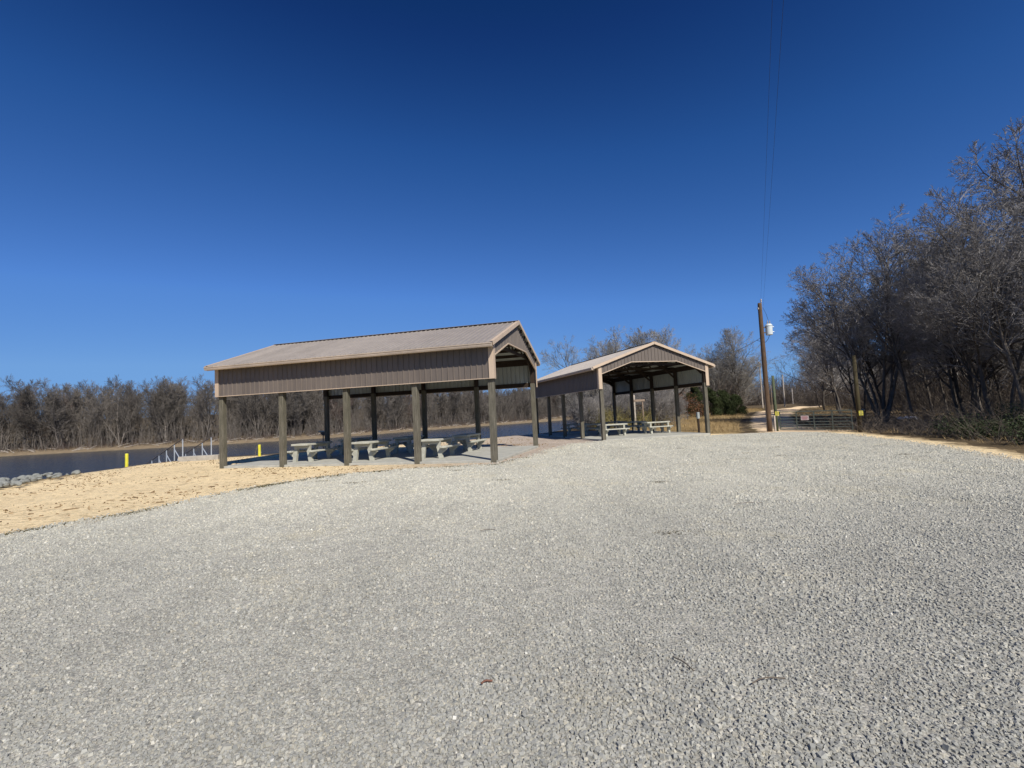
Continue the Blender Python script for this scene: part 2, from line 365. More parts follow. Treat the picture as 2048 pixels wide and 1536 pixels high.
def sheet(name, poly, mat, lift, step, jag=0.0, zf=None, freq=3.0, under=.06):
    """marching-square clipped sheet lying on the ground, edge attribute = distance to its border"""
    poly = np.array(poly, float); lo = poly.min(0) - .5; hi = poly.max(0) + .5
    xs = np.arange(lo[0], hi[0] + step, step); ys = np.arange(lo[1], hi[1] + step, step)
    X, Y = np.meshgrid(xs, ys); P = np.c_[X.ravel(), Y.ravel()]
    D = sdf(P, poly)
    if jag: D = D + jag * (wav(P[:, 0], P[:, 1], freq, 1) + .7 * wav(P[:, 0], P[:, 1], freq * 2.7, 4) + .5 * RNG.standard_normal(len(P)) * .6)
    n, m_ = X.shape; D2 = D.reshape(n, m_)
    idx = np.arange(n * m_).reshape(n, m_)
    C = np.stack([idx[:-1, :-1], idx[:-1, 1:], idx[1:, 1:], idx[1:, :-1]], -1).reshape(-1, 4)
    pos = D[C] > 0; full = C[pos.all(1)]; part = C[pos.any(1) & ~pos.all(1)]
    V = [tuple(p) for p in P]; E = list(D); polys = {3: [], 4: [], 5: []}; cache = {}
    for c in part:
        out = []
        for k in range(4):
            a, b = int(c[k]), int(c[(k + 1) % 4])
            if D[a] > 0: out.append(a)
            if (D[a] > 0) != (D[b] > 0):
                key = (min(a, b), max(a, b))
                if key not in cache:
                    t = D[a] / (D[a] - D[b]); cache[key] = len(V)
                    V.append((P[a, 0] + (P[b, 0] - P[a, 0]) * t, P[a, 1] + (P[b, 1] - P[a, 1]) * t)); E.append(0.0)
                out.append(cache[key])
        if len(out) in polys: polys[len(out)].append(out)
    V = np.array(V); E = np.array(E)
    F = [full] + [np.array(v) for v in polys.values() if v]
    used = np.unique(np.concatenate([f.ravel() for f in F])); remap = np.full(len(V), -1); remap[used] = np.arange(len(used))
    F = [remap[f] for f in F]; V = V[used]; E = E[used]
    z = (zf or ground)(V[:, 0], V[:, 1]) + lift
    z = np.where(E <= 1e-6, z - under, z) if under else z
    o = np_mesh(name, np.c_[V, z], F, mat, smooth=True)
    a = o.data.attributes.new('edge', 'FLOAT', 'POINT'); a.data.foreach_set('value', np.clip(E, 0, 10).astype(np.float32))
    tag(o, kind='structure'); return o
LOT = [(-14, -12), (-12.5, 0), (-10.3, 5.5), (-8.9, 8.4), (-8.1, 9.6), (-7.6, 11), (-7.2, 13.3), (-6.3, 15.1), (-4.7, 16.2), (-2.9, 16.6), (-.7, 16.5), (.5, 19), (1.7, 23), (3.2, 26.5), (5.0, 28.0), (12.2, 30.2), (14.9, 31.2), (17.0, 31.6),
       (18.3, 29), (17.9, 26), (16.2, 20.3), (14.6, 16.3), (13.1, 12.6), (11.5, 8), (10.5, 2), (10, -12)]
def lot_surface(x, y): return lotz(x, y) + .012 * wav(x, y, 1.1, 3) + .008 * wav(x, y, 2.7, 8) + .010 * wav(x * .9 + y * .45, y * .1, 3.4, 1)
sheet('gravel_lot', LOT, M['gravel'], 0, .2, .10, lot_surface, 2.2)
SAND = [(-16, -12), (-17.6, 6), (-17.2, 11), (-18.4, 18), (-20.2, 22), (-20.4, 27.5), (-17, 29), (-14.5, 30), (-9.5, 33.5), (-3, 37.5), (1.5, 42), (5, 45), (8, 44), (9.5, 38), (13, 33), (15, 31.8), (17.5, 31.4), (20.6, 29.2), (19.4, 25.5), (17.6, 19.8), (16.0, 15.8), (14.4, 12), (12.4, 7), (11.4, 1), (11, -12)]
sheet('sand_bank', SAND, M['sand'], .03, .3, .22, None, 1.4)
sheet('dirt_road', [(15.8, 31.0), (17.2, 35.5), (20.5, 43), (24.5, 51), (30, 62), (38, 77), (46, 89), (58, 100), (80, 110), (110, 118), (110, 113), (82, 104), (61, 94.5), (50, 84), (42, 72), (34.5, 60), (28.5, 49.5), (24.2, 41), (21.6, 34), (21.0, 29.2), (18, 29)], M['road'], .05, .45, .25, None, 1.2)
sheet('grass_field', [(9.5, 38), (12, 33.2), (15.2, 32.2), (16.9, 36), (20, 43.4), (24, 51.6), (29.5, 62.5), (37, 77), (45, 90), (54, 101), (48, 104), (36, 96), (24, 84), (16, 70), (11, 56), (8.5, 46)], M['field'], .02, .6, .4, None, .9)
# lake
wp = np.vstack([LAKE]); 
o = np_mesh('lake', [(-900, -300, WZ), (400, -300, WZ), (400, 520, WZ), (-900, 520, WZ)], [np.array([[0, 1, 2, 3]])], M['water']); tag(o, kind='structure')

# ------------------------------------------------------------------ loose gravel stones near the camera
n_ = 470000; u_ = RNG.random(n_); sy = (1.1 ** .4 + u_ * (30 ** .4 - 1.1 ** .4)) ** 2.5
sx = (RNG.random(n_) * 2 - 1) * (sy * 1.12 + 1.4)
k_ = (sdf(np.c_[sx, sy], np.array(LOT, float)) > -.45 * RNG.random(n_) ** 2); sx, sy = sx[k_], sy[k_]
ss = (.0062 + .0100 * RNG.random(len(sx)) ** 2.2) * (1 + np.clip(sy - 3, 0, 25) * .045)
ss *= np.where(RNG.random(len(sx)) < .004, 1.6, 1)
clump = wav(sx, sy, 1.7, 2) + .7 * wav(sx, sy, 4.3, 6); ss = ss * (1 + .12 * clump)
n_ = len(sx)
cube = np.array([(i, j, k) for i in (-1, 1) for j in (-1, 1) for k in (-1, 1)], float)
v = cube[None] * (1 + .35 * RNG.uniform(-1, 1, (n_, 8, 3)))
v[:, :, 2] *= .80; v[:, :, 0] *= RNG.uniform(.7, 1.25, (n_, 1)); top = v[:, :, 2] > 0
v[:, :, :2] *= np.where(top, .75, 1.0)[..., None]
a = RNG.random(n_) * 6.283; ca, sa = np.cos(a), np.sin(a); tl = RNG.normal(0, .3, n_); ct, st = np.cos(tl), np.sin(tl)
X = v[:, :, 0] * ct[:, None] + v[:, :, 2] * st[:, None]; Zv = -v[:, :, 0] * st[:, None] + v[:, :, 2] * ct[:, None]; Yv = v[:, :, 1]
XX = (X * ca[:, None] - Yv * sa[:, None]) * ss[:, None] * .7 + sx[:, None]; YY = (X * sa[:, None] + Yv * ca[:, None]) * ss[:, None] * .7 + sy[:, None]
ZZ = Zv * ss[:, None] * .7 + (lot_surface(sx, sy) + ss * .28)[:, None]
cf = np.array([(0, 1, 3, 2), (4, 6, 7, 5), (0, 4, 5, 1), (2, 3, 7, 6), (1, 5, 7, 3)])
F = (cf[None] + (np.arange(n_) * 8)[:, None, None]).reshape(-1, 4)
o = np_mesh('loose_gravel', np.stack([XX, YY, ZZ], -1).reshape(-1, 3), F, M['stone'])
tag(o, 'loose grey crushed stone spread over the parking lot', 'gravel', kind='stuff')

# ------------------------------------------------------------------ pavilions
L, W, HC, HE, HR, OH, OG = 12.11, 7.11, 2.98, 4.20, 5.70, .56, .14
SL = (HR - HE) / (W / 2 + .65)
def roofz(v): return HE + SL * (.65 + min(v, W - v))
RIB = .2286
def profile(a, b, ribh=.03):
    """list of (s, offset) with trapezoid ribs"""
    out = [(a, 0)]; s = a + RIB * .5
    while s < b - .04:
        out += [(s - .03, 0), (s - .012, ribh), (s + .012, ribh), (s + .03, 0)]; s += RIB
    out.append((b, 0)); return out
def with_breaks(pr, br):
    for x in br:
        for i in range(len(pr) - 1):
            if pr[i][0] < x < pr[i + 1][0]:
                t = (x - pr[i][0]) / (pr[i + 1][0] - pr[i][0]); pr.insert(i + 1, (x, pr[i][1] + t * (pr[i + 1][1] - pr[i][1]))); break
    return pr
def wall_panel(mb, pr, place, top, bot, th=.006):
    """place(s, off, z) -> xyz ; outer mat 0, inner mat 1"""
    n = len(pr); vs = []
    for s, o_ in pr: vs += [place(s, o_, bot(s)), place(s, o_, top(s)), place(s, o_ - th, bot(s)), place(s, o_ - th, top(s))]
    fo, fi = [], []
    for i in range(n - 1):
        a, b = 4 * i, 4 * i + 4
        fo += [(a, b, b + 1, a + 1), (a, a + 2, b + 2, b), (a + 1, b + 1, b + 3, a + 3)]; fi += [(a + 2, a + 3, b + 3, b + 2)]
    b0 = len(mb.v); mb.add(vs, fo, 0); mb.f += [tuple(i + b0 for i in f) for f in fi]; mb.m += [1] * len(fi)
def pavilion(loc, rz, label, slab_label):
    root = empty('pavilion', loc, rz, label=label, cat='pavilion', group='open picnic pavilions with brown steel roofs')
    # posts
    for j in (0, 1):
        for i in range(5):
            m = MB(); h = (HC + .16 if j == 0 else HC + .16)
            m.box((0, 0, h / 2 - .15), (.215, .215, h + .3)); p = m.build('post', M['post'], root, bevel=.012)
            p.location = (-L + L * i / 4, W * j, 0); p.rotation_euler = (R(random.uniform(-.35, .35)), R(random.uniform(-.35, .35)), R(random.uniform(-3, 3)))
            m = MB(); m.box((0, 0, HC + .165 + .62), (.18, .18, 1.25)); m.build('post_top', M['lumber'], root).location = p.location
    # long side panels
    for j in (0, 1):
        m = MB(); sgn = -1 if j == 0 else 1; v0 = (0 if j == 0 else W) + sgn * .16
        z1 = roofz(0) - .16 * SL - .03
        wall_panel(m, profile(-L - .13, .13), lambda s, o_, z: (s, v0 + sgn * o_, z), lambda s: z1, lambda s: HC)
        m.build('side_panel', [M['brown'], M['white']], root)
        m = MB()
        for za in (HC + .11, HE + .02): m.box((-L / 2, v0 - sgn * .028, za), (L + .2, .038, .20))
        m.box((-L / 2, v0 - sgn * .10, HE + .02), (L + .2, .04, .28))
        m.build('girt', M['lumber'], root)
        m = MB(); m.box((-L / 2, v0 + sgn * .012, HC - .012), (L + .3, .07, .024)); m.build('bottom_trim', M['tan'], root)
    # gable panels
    for e, u0, sg in ((0, .16, 1), (1, -L - .16, -1)):
        m = MB(); ka, kb = 2.0, W - 2.0
        def bot(s):
            if s < ka: return 3.84 + (4.52 - 3.84) * max(0, s) / ka
            if s > kb: return 3.84 + (4.52 - 3.84) * max(0, (W - s)) / ka
            return 4.52
        pr = with_breaks(profile(-.14, W + .14), [0, ka, W / 2, kb, W])
        wall_panel(m, pr, lambda s, o_, z: (u0 + sg * o_, s, z), lambda s: roofz(s) - .03, bot)
        m.build('gable_panel', [M['brown'], M['white']], root)
        m = MB()
        for a, b in (((0, 3.84), (ka, 4.52)), ((ka, 4.52), (kb, 4.52)), ((kb, 4.52), (W, 3.84))):
            m.bar((u0 + sg * .014, a[0], a[1] - .008), (u0 + sg * .014, b[0], b[1] - .008), .06, .04)
        m.build('opening_trim', M['tan'], root)
        m = MB()
        m.bar((u0 - sg * .05, 0, 3.98), (u0 - sg * .05, ka, 4.66), .04, .18); m.bar((u0 - sg * .05, ka, 4.62), (u0 - sg * .05, kb, 4.62), .04, .18); m.bar((u0 - sg * .05, kb, 4.66), (u0 - sg * .05, W, 3.98), .04, .18)
        m.build('opening_frame', M['lumber'], root)
        for v0, s2 in ((-.17, -1), (W + .17, 1)):
            m = MB(); zt = roofz(0) - .08
            m.box((u0 + sg * .032, v0 - s2 * .085, (HC - .03 + zt) / 2), (.014, .20, zt - HC + .03))
            m.box((u0 - sg * .060, v0 + s2 * .036, (HC - .03 + zt) / 2), (.19, .014, zt - HC + .03))
            m.build('corner_trim', M['tan'], root)
    # roof sheets
    ua, ub = -L - .16 - OG, .16 + OG
    for j in (0, 1):
        m = MB(); f = (lambda v: v) if j == 0 else (lambda v: W - v)
        pr = profile(ua, ub, .03); vs = []; ve = -OH; th = .03
        n = len(pr)
        zr = HR - .02; z0 = roofz(ve)
        for s, o_ in pr: vs += [(s, f(ve), z0 + o_), (s, f(W / 2), zr + o_), (s, f(ve), z0 + o_ * .0 - th), (s, f(W / 2), zr - th)]
        fo, fi = [], []
        for i in range(n - 1):
            a, b = 4 * i, 4 * i + 4; fo += [(a, b, b + 1, a + 1), (a, a + 2, b + 2, b)]; fi.append((a + 2, a + 3, b + 3, b + 2))
        b0 = len(m.v); m.add(vs, fo, 0); m.f += [tuple(i + b0 for i in q) for q in fi]; m.m += [1] * len(fi)
        m.add([vs[0], vs[1], vs[3], vs[2]], [(0, 1, 2, 3)], 0); m.add([vs[-4], vs[-3], vs[-1], vs[-2]], [(0, 1, 2, 3)], 0)
        m.build('roof_sheet', [M['roof'], M['white']], root)
        # gutter with lip
        m = MB(); g = -OH - .002; zg = z0 - .035
        poly = [(f(g), zg), (f(g - .125), zg + .012), (f(g - .125), zg - .025), (f(g - .105), zg - .045), (f(g - .105), zg - .075), (f(g - .085), zg - .13), (f(g), zg - .13)]
        n = len(poly); vv_ = [(ua + .02, a, b) for a, b in poly] + [(ub - .02, a, b) for a, b in poly]
        m.add(vv_, [tuple(range(n)), tuple(range(n, 2 * n))] + [(k, (k + 1) % n, n + (k + 1) % n, n + k) for k in range(n)])
        m.build('gutter', M['gutter'], root)
        # rake trims
        for uu, sg in ((ub, 1), (ua, -1)):
            m = MB(); m.bar((uu + sg * .012, f(ve - .02), z0 - .045), (uu + sg * .012, f(W / 2), zr - .045), .02, .15)
            m.bar((uu - sg * .045, f(ve), z0 + .034), (uu - sg * .045, f(W / 2), zr + .034), .12, .012)
            m.build('rake_trim', M['tan'], root)
        # purlins
        m = MB()
        for k in range(7):
            v = .0 + k * (W / 2 - .1) / 6; m.box(((ua + ub) / 2, f(v), roofz(v) - .035 - .075), (ub - ua - .1, .045, .14))
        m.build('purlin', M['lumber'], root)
        m = MB(); m.box(((ua + ub) / 2, f(ve + .045), z0 - .105), (ub - ua - .06, .04, .13)); m.build('fascia', M['tan'], root)
    m = MB()
    for s in (-1, 1): m.bar((ua, W / 2 + s * .09, HR - .02 + .012), (ub, W / 2 + s * .09, HR - .02 + .012), .19, .012)
    m.box(((ua + ub) / 2, W / 2, HR + .018), (ub - ua, .05, .02)); m.build('ridge_cap', M['roof'], root)
    # trusses
    for i in range(5):
        u = -L + L * i / 4; u += (.06 if i == 0 else (-.06 if i == 4 else 0)); m = MB(); bz = 4.36; dz = .27
        for s in (0, 1):
            g = (lambda v: v) if s == 0 else (lambda v: W - v)
            m.bar((u, g(.0), roofz(0) - dz), (u, g(W / 2), roofz(W / 2) - dz), .05, .14)
            for v1, v2 in ((.9, 1.8), (1.8, 2.3), (2.3, 3.2)):
                m.bar((u, g(v1), roofz(v1) - dz), (u, g(v2), bz), .045, .09) if v2 != 2.3 else m.bar((u, g(v1), bz), (u, g(v2), roofz(v2) - dz), .045, .09)
            m.bar((u, g(.12), 3.75), (u, g(.85), bz), .045, .12)
        m.bar((u, 0, bz), (u, W, bz), .05, .14); m.bar((u, W / 2, bz), (u, W / 2, HR - .3), .05, .1)
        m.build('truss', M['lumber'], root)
    # slab
    s_ = MB(); s_.box((-L / 2, W / 2, -.11), (L + .22, W + .16, .22))
    so = s_.build('slab', M['slab'], root, bevel=.01); so['label'] = slab_label
    return root
P1L, P1R = (-.764, 17.743, 0), -.2589
P2L, P2R = (5.20, 28.432, -.10), -1.2968
pavilion(P1L, P1R, 'nearer brown metal picnic pavilion, long side facing the gravel lot, beside the lake', 'pale concrete floor under the nearer pavilion')
pavilion(P2L, P2R, 'farther brown metal picnic pavilion seen gable-end on, beside the utility pole', 'pale concrete floor under the farther pavilion')
def local(loc, rz, u, v, z=0):
    return (loc[0] + u * math.cos(rz) - v * math.sin(rz), loc[1] + u * math.sin(rz) + v * math.cos(rz), loc[2] + z)
# ------------------------------------------------------------------ picnic tables
def make_table():
    t = empty('picnic_table', (0, 0, 0), 0, cat='picnic table')
    m = MB(); m.box((0, 0, .735), (.80, 1.86, .085)); m.build('tabletop', M['table'], t, bevel=.012)
    for s in (-1, 1):
        m = MB(); m.box((s * .555, 0, .445), (.27, 1.84, .07)); m.build('bench', M['table'], t, bevel=.012)
    for y in (-.67, .67):
        m = MB()
        half = [(.31, 0), (.49, 0), (.45, .20), (.66, .36), (.66, .408), (.43, .408), (.37, .50), (.39, .69)]
        poly = [p for p in half[:8]] + [(-x, z) for x, z in half[:8]][::-1] + [(-.26, .34), (-.23, .44), (-.24, .57), (.24, .57), (.23, .44), (.26, .34)]
        m.prism(poly, y - .06, y + .06)
        m.build('leg_frame', M['table'], t)
    return t
base = make_table(); used = [False]
def copy_tree(o, parent=None):
    c = o.copy(); COL.objects.link(c)
    if parent: c.parent = parent
    for ch in o.children: copy_tree(ch, c)
    return c
def table(P, rz, u, v, label, dr=0):
    t = base if not used[0] else copy_tree(base); used[0] = True
    t.location = local(P, rz, u, v, .001); t.rotation_euler = (0, 0, rz + R(dr)); tag(t, label, 'picnic table', 'concrete picnic tables')
table(P1L, P1R, -9.10, 1.88, 'concrete picnic table at the left end of the sunlit front row, nearer pavilion', 1.5)
table(P1L, P1R, -6.00, 1.72, 'middle concrete picnic table of the sunlit front row, nearer pavilion', -1)
table(P1L, P1R, -3.05, 1.92, 'concrete picnic table at the right end of the front row, nearer pavilion', 2)
table(P1L, P1R, -9.00, 5.15, 'shaded concrete table at the left end of the back row, nearer pavilion', -2)
table(P1L, P1R, -5.95, 5.05, 'shaded middle concrete table of the back row, nearer pavilion', 1)
table(P1L, P1R, -2.95, 5.18, 'concrete table at the right end of the back row, bench in sun, nearer pavilion', -1)
table(P2L, P2R, -3.45, 2.35, 'sunlit cream table on the left at the front of the farther pavilion')
table(P2L, P2R, -3.40, 5.65, 'sunlit cream table on the right at the front of the farther pavilion')
table(P2L, P2R, -6.50, 2.30, 'shaded table in the second row on the left, farther pavilion', 1)
table(P2L, P2R, -6.45, 5.55, 'shaded table in the second row on the right, farther pavilion', -2)
table(P2L, P2R, -9.45, 2.20, 'shaded table farthest back on the left, farther pavilion', 2)
table(P2L, P2R, -9.45, 5.50, 'shaded table farthest back on the right, farther pavilion')

# ------------------------------------------------------------------ bollards, abutment, gangway rails
def gz(x, y): return float(ground(np.array([x]), np.array([y]))[0]) + .03
def bollard(x, y, top, label, side, clean=True):
    z = gz(x, y) - .05; t = empty('bollard', (x, y, z), 0, label=label, cat='bollard', group='yellow pipe bollards on the bank')
    h = top - z; m = MB(); m.lathe([(.075, -.1), (.075, h - .03), (.066, h - .008), (.03, h)], n=16); m.build('post', M['yellow'], t, smooth=False)
    m = MB(); m.tube((0, 0, h - .17), (-.14 * side, 0, h - .15), .018); m.tube((-.14 * side, 0, h - .15), (-.19 * side, 0, h - .16), .03); m.build('cable_hook', M['rust'], t)
    m = MB(); m.tube((.05, 0, .3), (.11, 0, .27), .014); m.build('ring', M['steel'], t)
bollard(-20.55, 25.8, .52, 'yellow pipe bollard on the open sand beside the rock bank', 1)
bollard(-14.93, 28.5, .56, 'yellow pipe bollard behind the nearer pavilion by the lake', 1)
m = MB(); a = Vector((-15.1, 28.5, .40)); b_ = Vector((-18.5, 33.5, -2.2)); pts = [a.lerp(b_, i / 10) + Vector((0, 0, -.5 * math.sin(math.pi * i / 10))) for i in range(11)]
m.path(pts, .014); tag(m.build('mooring_cable', M['steel']), 'thin steel cable running from the right bollard down to the water', 'cable')
ab = MB(); ab.box((0, 0, -.45), (2.05, .55, 1.2)); ab.box((0, .15, -.02), (1.95, .2, .12))
o = ab.build('dock_abutment', M['abut'], bevel=.015); o.location = (-17.62, 27.3, .0); o.rotation_euler = (0, 0, R(8)); tag(o, 'grey concrete abutment block at the head of the gangway', 'concrete block')
gw = empty('gangway', (-17.6, 27.2, 0), 0, label='metal gangway with two silver handrails sloping down to the lake', cat='gangway')
d = Vector((-.80, .60, -.262)); R1 = Vector((-18.5 + 17.6, 27.15 - 27.2, 0)); R2 = Vector((-17.03 + 17.6, 27.35 - 27.2, 0.02))
for Rk in (R1, R2):
    m = MB(); tp = [Rk + d * (1.22 * k) + Vector((0, 0, 1.14)) for k in range(7)]
    m.path([Rk + Vector((.16, -.1, 1.10)), tp[0]] + tp, .026); m.build('handrail', M['rust'], gw)
    for k in range(7):
        p = Rk + d * (1.22 * k); m = MB(); m.tube(p + Vector((0, 0, -.05)), p + Vector((0, 0, 1.12)), .03, n=8); m.build('rail_post', M['galv'], gw)
        if k: m = MB(); m.tube(p + Vector((0, 0, .86)), p - d * .98 + Vector((0, 0, -.02)), .026, n=6); m.build('brace', M['galv'], gw)
m = MB(); c0 = (R1 + R2) / 2; dd = d * 7.5
w_ = (R2 - R1) / 2 * .95
m.add([c0 - w_, c0 + w_, c0 + w_ + dd, c0 - w_ + dd] + [q + Vector((0, 0, -.12)) for q in (c0 - w_, c0 + w_, c0 + w_ + dd, c0 - w_ + dd)],
      [(0, 1, 2, 3), (7, 6, 5, 4), (0, 4, 5, 1), (1, 5, 6, 2), (2, 6, 7, 3), (3, 7, 4, 0)]); m.build('deck', M['galv'], gw)
# pedestal stand (small table on a post) behind the nearer pavilion
t = empty('pedestal_stand', (-12.17, 31, gz(-12.17, 31)), 0, label='small pedestal stand with white flat top behind the nearer pavilion', cat='stand')
h = 1.16 - gz(-12.17, 31)
m = MB(); m.box((0, 0, h - .04), (.42, .42, .07)); m.build('top', M['table'], t, bevel=.01)
m = MB(); m.tube((0, 0, -.1), (0, 0, h - .22), .035); m.build('pedestal', M['rust'], t)
m = MB(); m.lathe([(.06, h - .30), (.15, h - .18), (.16, h - .08)]); m.build('bowl', M['rust'], t)
# ladder rack behind the farther pavilion
t = empty('ladder_rack', (11.75, 46, gz(11.9, 46) - .03), R(6), label='tall weathered wooden ladder-like rack behind the farther pavilion', cat='rack')
m = MB(); m.box((-.30, 0, 1.55), (.19, .14, 3.3)); m.build('upright', M['greypole'], t)
m = MB(); m.box((.52, 0, 1.30), (.11, .12, 2.7)); m.build('upright', M['rack'], t)
m = MB(); m.box((.02, -.08, 2.66), (1.42, .07, .20)); m.build('crossbar', M['rack'], t)
for k in range(5): m = MB(); m.box((.13, 0, .35 + k * .46), (.74, .09, .09)); m.build('rung', M['lumber'], t)

# ------------------------------------------------------------------ electrical: pole, transformer, wires, box
zp = gz(16.85, 32); t = empty('utility_pole', (16.85, 32.2, zp), 0, label='tall brown wooden utility pole carrying a transformer, between pavilion and gate', cat='utility pole')
m = MB(); m.lathe([(.175, -.2), (.165, 1), (.15, 4), (.125, 8.5), (.115, 8.62)], n=14); m.build('pole', M['pole'], t, smooth=True)
m = MB(); m.bar((.10, -.03, 8.15), (.10, -.03, 8.65), .05, .05); m.lathe([(.03, 8.65), (.055, 8.70), (.04, 8.75), (.055, 8.80), (.035, 8.88)], (.10, -.03, 0), 10); m.build('top_insulator', M['porcelain'], t)
m = MB(); m.lathe([(.03, 8.16), (.06, 8.22), (.04, 8.30)], (-.14, -.05, 0), 10); m.bar((-.16, -.05, 8.2), (.0, 0, 8.2), .04, .04); m.build('side_insulator', M['porcelain'], t)
tr = MB(); c = (.46, -.06, 0); tr.lathe([(.19, 6.42), (.215, 6.45), (.215, 7.02), (.235, 7.03), (.235, 7.07), (.215, 7.08), (.16, 7.16), (.06, 7.19)], c, 20)
tro = tr.build('transformer', M['trans'], t, smooth=False)
for dx in (-.07, .08):
    m = MB(); m.lathe([(.03, 7.12), (.05, 7.19), (.03, 7.23), (.05, 7.28), (.03, 7.32), (.02, 7.42)], (c[0] + dx, c[1], 0), 8); m.build('bushing', M['porcelain'], tro)
for zz in (6.95, 6.62):
    m = MB(); m.tube((c[0] + .20, c[1], zz), (c[0] + .33, c[1], zz + .01), .028); m.build('terminal', M['galv'], tro)
m = MB()
for zz in (6.60, 6.95): m.box((.20, -.03, zz), (.20, .08, .07))
m.build('mounting_bracket', M['rust'], tro)
m = MB(); m.path([(.46, -.06, 7.42), (.33, -.1, 7.85), (.17, -.05, 8.3)], .010); m.path([(.42, -.2, 6.45), (.30, -.16, 6.15), (.14, -.12, 5.95), (-.12, -.1, 6.0), (-.36, .05, 6.12)], .016)
m.build('jumper_cable', M['cable'], t)
m = MB(); m.tube((-.17, -.02, 0), (-.155, -.02, 3.0), .025); m.build('conduit', M['rust'], t)
def wire(a, b, sag, r, name, label, cat, n=24, group=None):
    a, b = Vector(a), Vector(b); m = MB(); pts = [a.lerp(b, i / n) - Vector((0, 0, 4 * sag * (i / n) * (1 - i / n))) for i in range(n + 1)]
    m.path(pts, r, 5); tag(m.build(name, M['cable']), label, cat, group)
zt = zp + 8.85
def ext(a, b, k): a, b = Vector(a), Vector(b); return a + (b - a) * k
wire((16.93, 32.15, zt), ext((16.93, 32.15, zt), (5.55, 9.33, 9.25), 2.0), .25, .0032, 'power_line', 'overhead power line leaving the pole top, left one of the pair', 'wire', 40)
wire((17.02, 32.15, zp + 8.2), ext((17.02, 32.15, zp + 8.2), (5.72, 9.33, 9.0), 2.0), .25, .0032, 'power_line', 'overhead power line leaving the pole top, right one of the pair', 'wire', 40)
wire((16.70, 32.2, zp + 6.25), (12.6, 30.25, 4.42), .12, .016, 'service_cable', 'black service cable sagging from the pole to the farther pavilion roof', 'wire', 14)
bp = local(P2L, P2R, -1.3, W + .32, 0)
t = empty('electric_pedestal', (bp[0], bp[1], -.23), P2R, label='small grey electric box on a dark post behind the right corner of the farther pavilion', cat='electric box')
m = MB(); m.box((0, 0, .45), (.09, .12, 1.1)); m.build('post', M['lumber'], t)
m = MB(); m.box((0, .0, 1.22), (.15, .17, .42)); m.build('box', M['box'], t, bevel=.01)

# ------------------------------------------------------------------ gate and its posts
def gpost(x, y, h, r, mat, label, sign_z):
    z = gz(x, y) - .03; t = empty('gate_post', (x, y, z), 0, label=label, cat='gate post')
    m = MB(); m.lathe([(r, -.2), (r * .97, h * .5), (r * .86, h)], n=12); m.build('post', mat, t, smooth=True)
    s = MB(); s.box((0.03, -r - .012, sign_z), (.25, .012, .27)); sg = s.build('sign', M['signy'], t)
    k = MB()
    for j, w in enumerate((.20, .14, .22, .16)): k.box((.03, -r - .021, sign_z + .09 - j * .06), (w, .004, .022))
    k.build('lettering', M['ink'], sg)
    return t
gpost(17.50, 32.5, 3.75, .095, M['greenpost'], 'tall mossy green gate post with a yellow sign, at the left end of the gate', 1.22)
gpost(20.52, 28.95, 4.55, .12, M['oldpost'], 'tall brown gate post with a yellow sign, at the right end of the gate', 1.12)
t = empty('short_post', (17.28, 32.3, gz(17.28, 32.3) - .03), 0, label='short white-topped post between the utility pole and gate post', cat='post')
m = MB(); m.box((0, 0, .5), (.09, .09, 1.2)); m.build('post', M['greypole'], t)
ga = Vector((17.72, 32.45, gz(17.72, 32.4))); gb = Vector((20.25, 29.2, gz(20.2, 29.2)))
t = empty('farm_gate', ga, math.atan2((gb - ga).y, (gb - ga).x), label='dark tubular farm gate with six rails across the dirt road', cat='gate')
gl = (gb - ga).length; dz = (gb - ga).z
for k, h in enumerate((.12, .28, .44, .62, .82, 1.05, 1.28)):
    m = MB(); m.tube((0, 0, h), (gl, 0, h + dz), .024 if h < 1.2 else .03); m.build('rail', M['gate'], t)
for x in (.0, .25, .5, .75, 1.0):
    m = MB(); m.box((x * gl, -.001, .70 + dz * x), (.055, .05, 1.2)); m.build('upright', M['gate'], t)
s = MB(); s.box((.375 * gl, -.05, .86), (.46, .01, .28)); sg = s.build('sign', M['signw'], t)
k = MB()
for j, w in enumerate((.34, .38, .30)): k.box((.375 * gl, -.058, .93 - j * .07), (w, .004, .025))
k.build('lettering', M['redink'], sg)
# distant poles along the road
for (x, y, z1, r, lb, mt) in [(53.35, 104, 10.4, .15, 'tall pale utility pole far down the dirt road, left of the brown pole', 'greypole'), (72.6, 130, 8.9, .16, 'pale utility pole far along the road, just right of the green gate post', 'greypole'),
                          (103.6, 180, 6.4, .16, 'shortest, most distant pale pole standing at the wood edge', 'greypole'), (49.0, 92, 4.9, .06, 'thin brown pole behind the green gate post', 'rack')]:
    z0 = gz(x, y) - .1; m = MB(); t = empty('distant_pole', (x, y, z0), 0, label=lb, cat='pole', group='poles along the dirt road')
    m.lathe([(r * 1.15, -.2), (r, z1 - z0)], n=8); m.build('pole', M[mt], t)
    if r > .1:
        m = MB(); m.bar((-.5, 0, z1 - z0 - .9), (.25, 0, z1 - z0 - .9), .12, .12); m.build('bracket', M['porcelain'], t)
# pale log and white debris in the wood edge
m = MB(); m.tube((31.0, 43.8, -.2), (31.9, 44.4, .55), .17, .13, 10); tag(m.build('pale_log', M['greypole']), 'pale cut log leaning at the foot of the wood behind the gate', 'log')
m = MB()
for k in range(7):
    m.lathe([(.05, 0), (.17, .06), (.15, .16), (.04, .2)], (26.6 + k * .22 + random.uniform(-.1, .1), 33.8 + random.uniform(-.3, .3), -.1 + random.uniform(0, .15)), 7)
o = m.build('debris_pile', M['whitebag']); tag(o, 'pile of white rubbish under the forked tree right of the gate', 'debris')

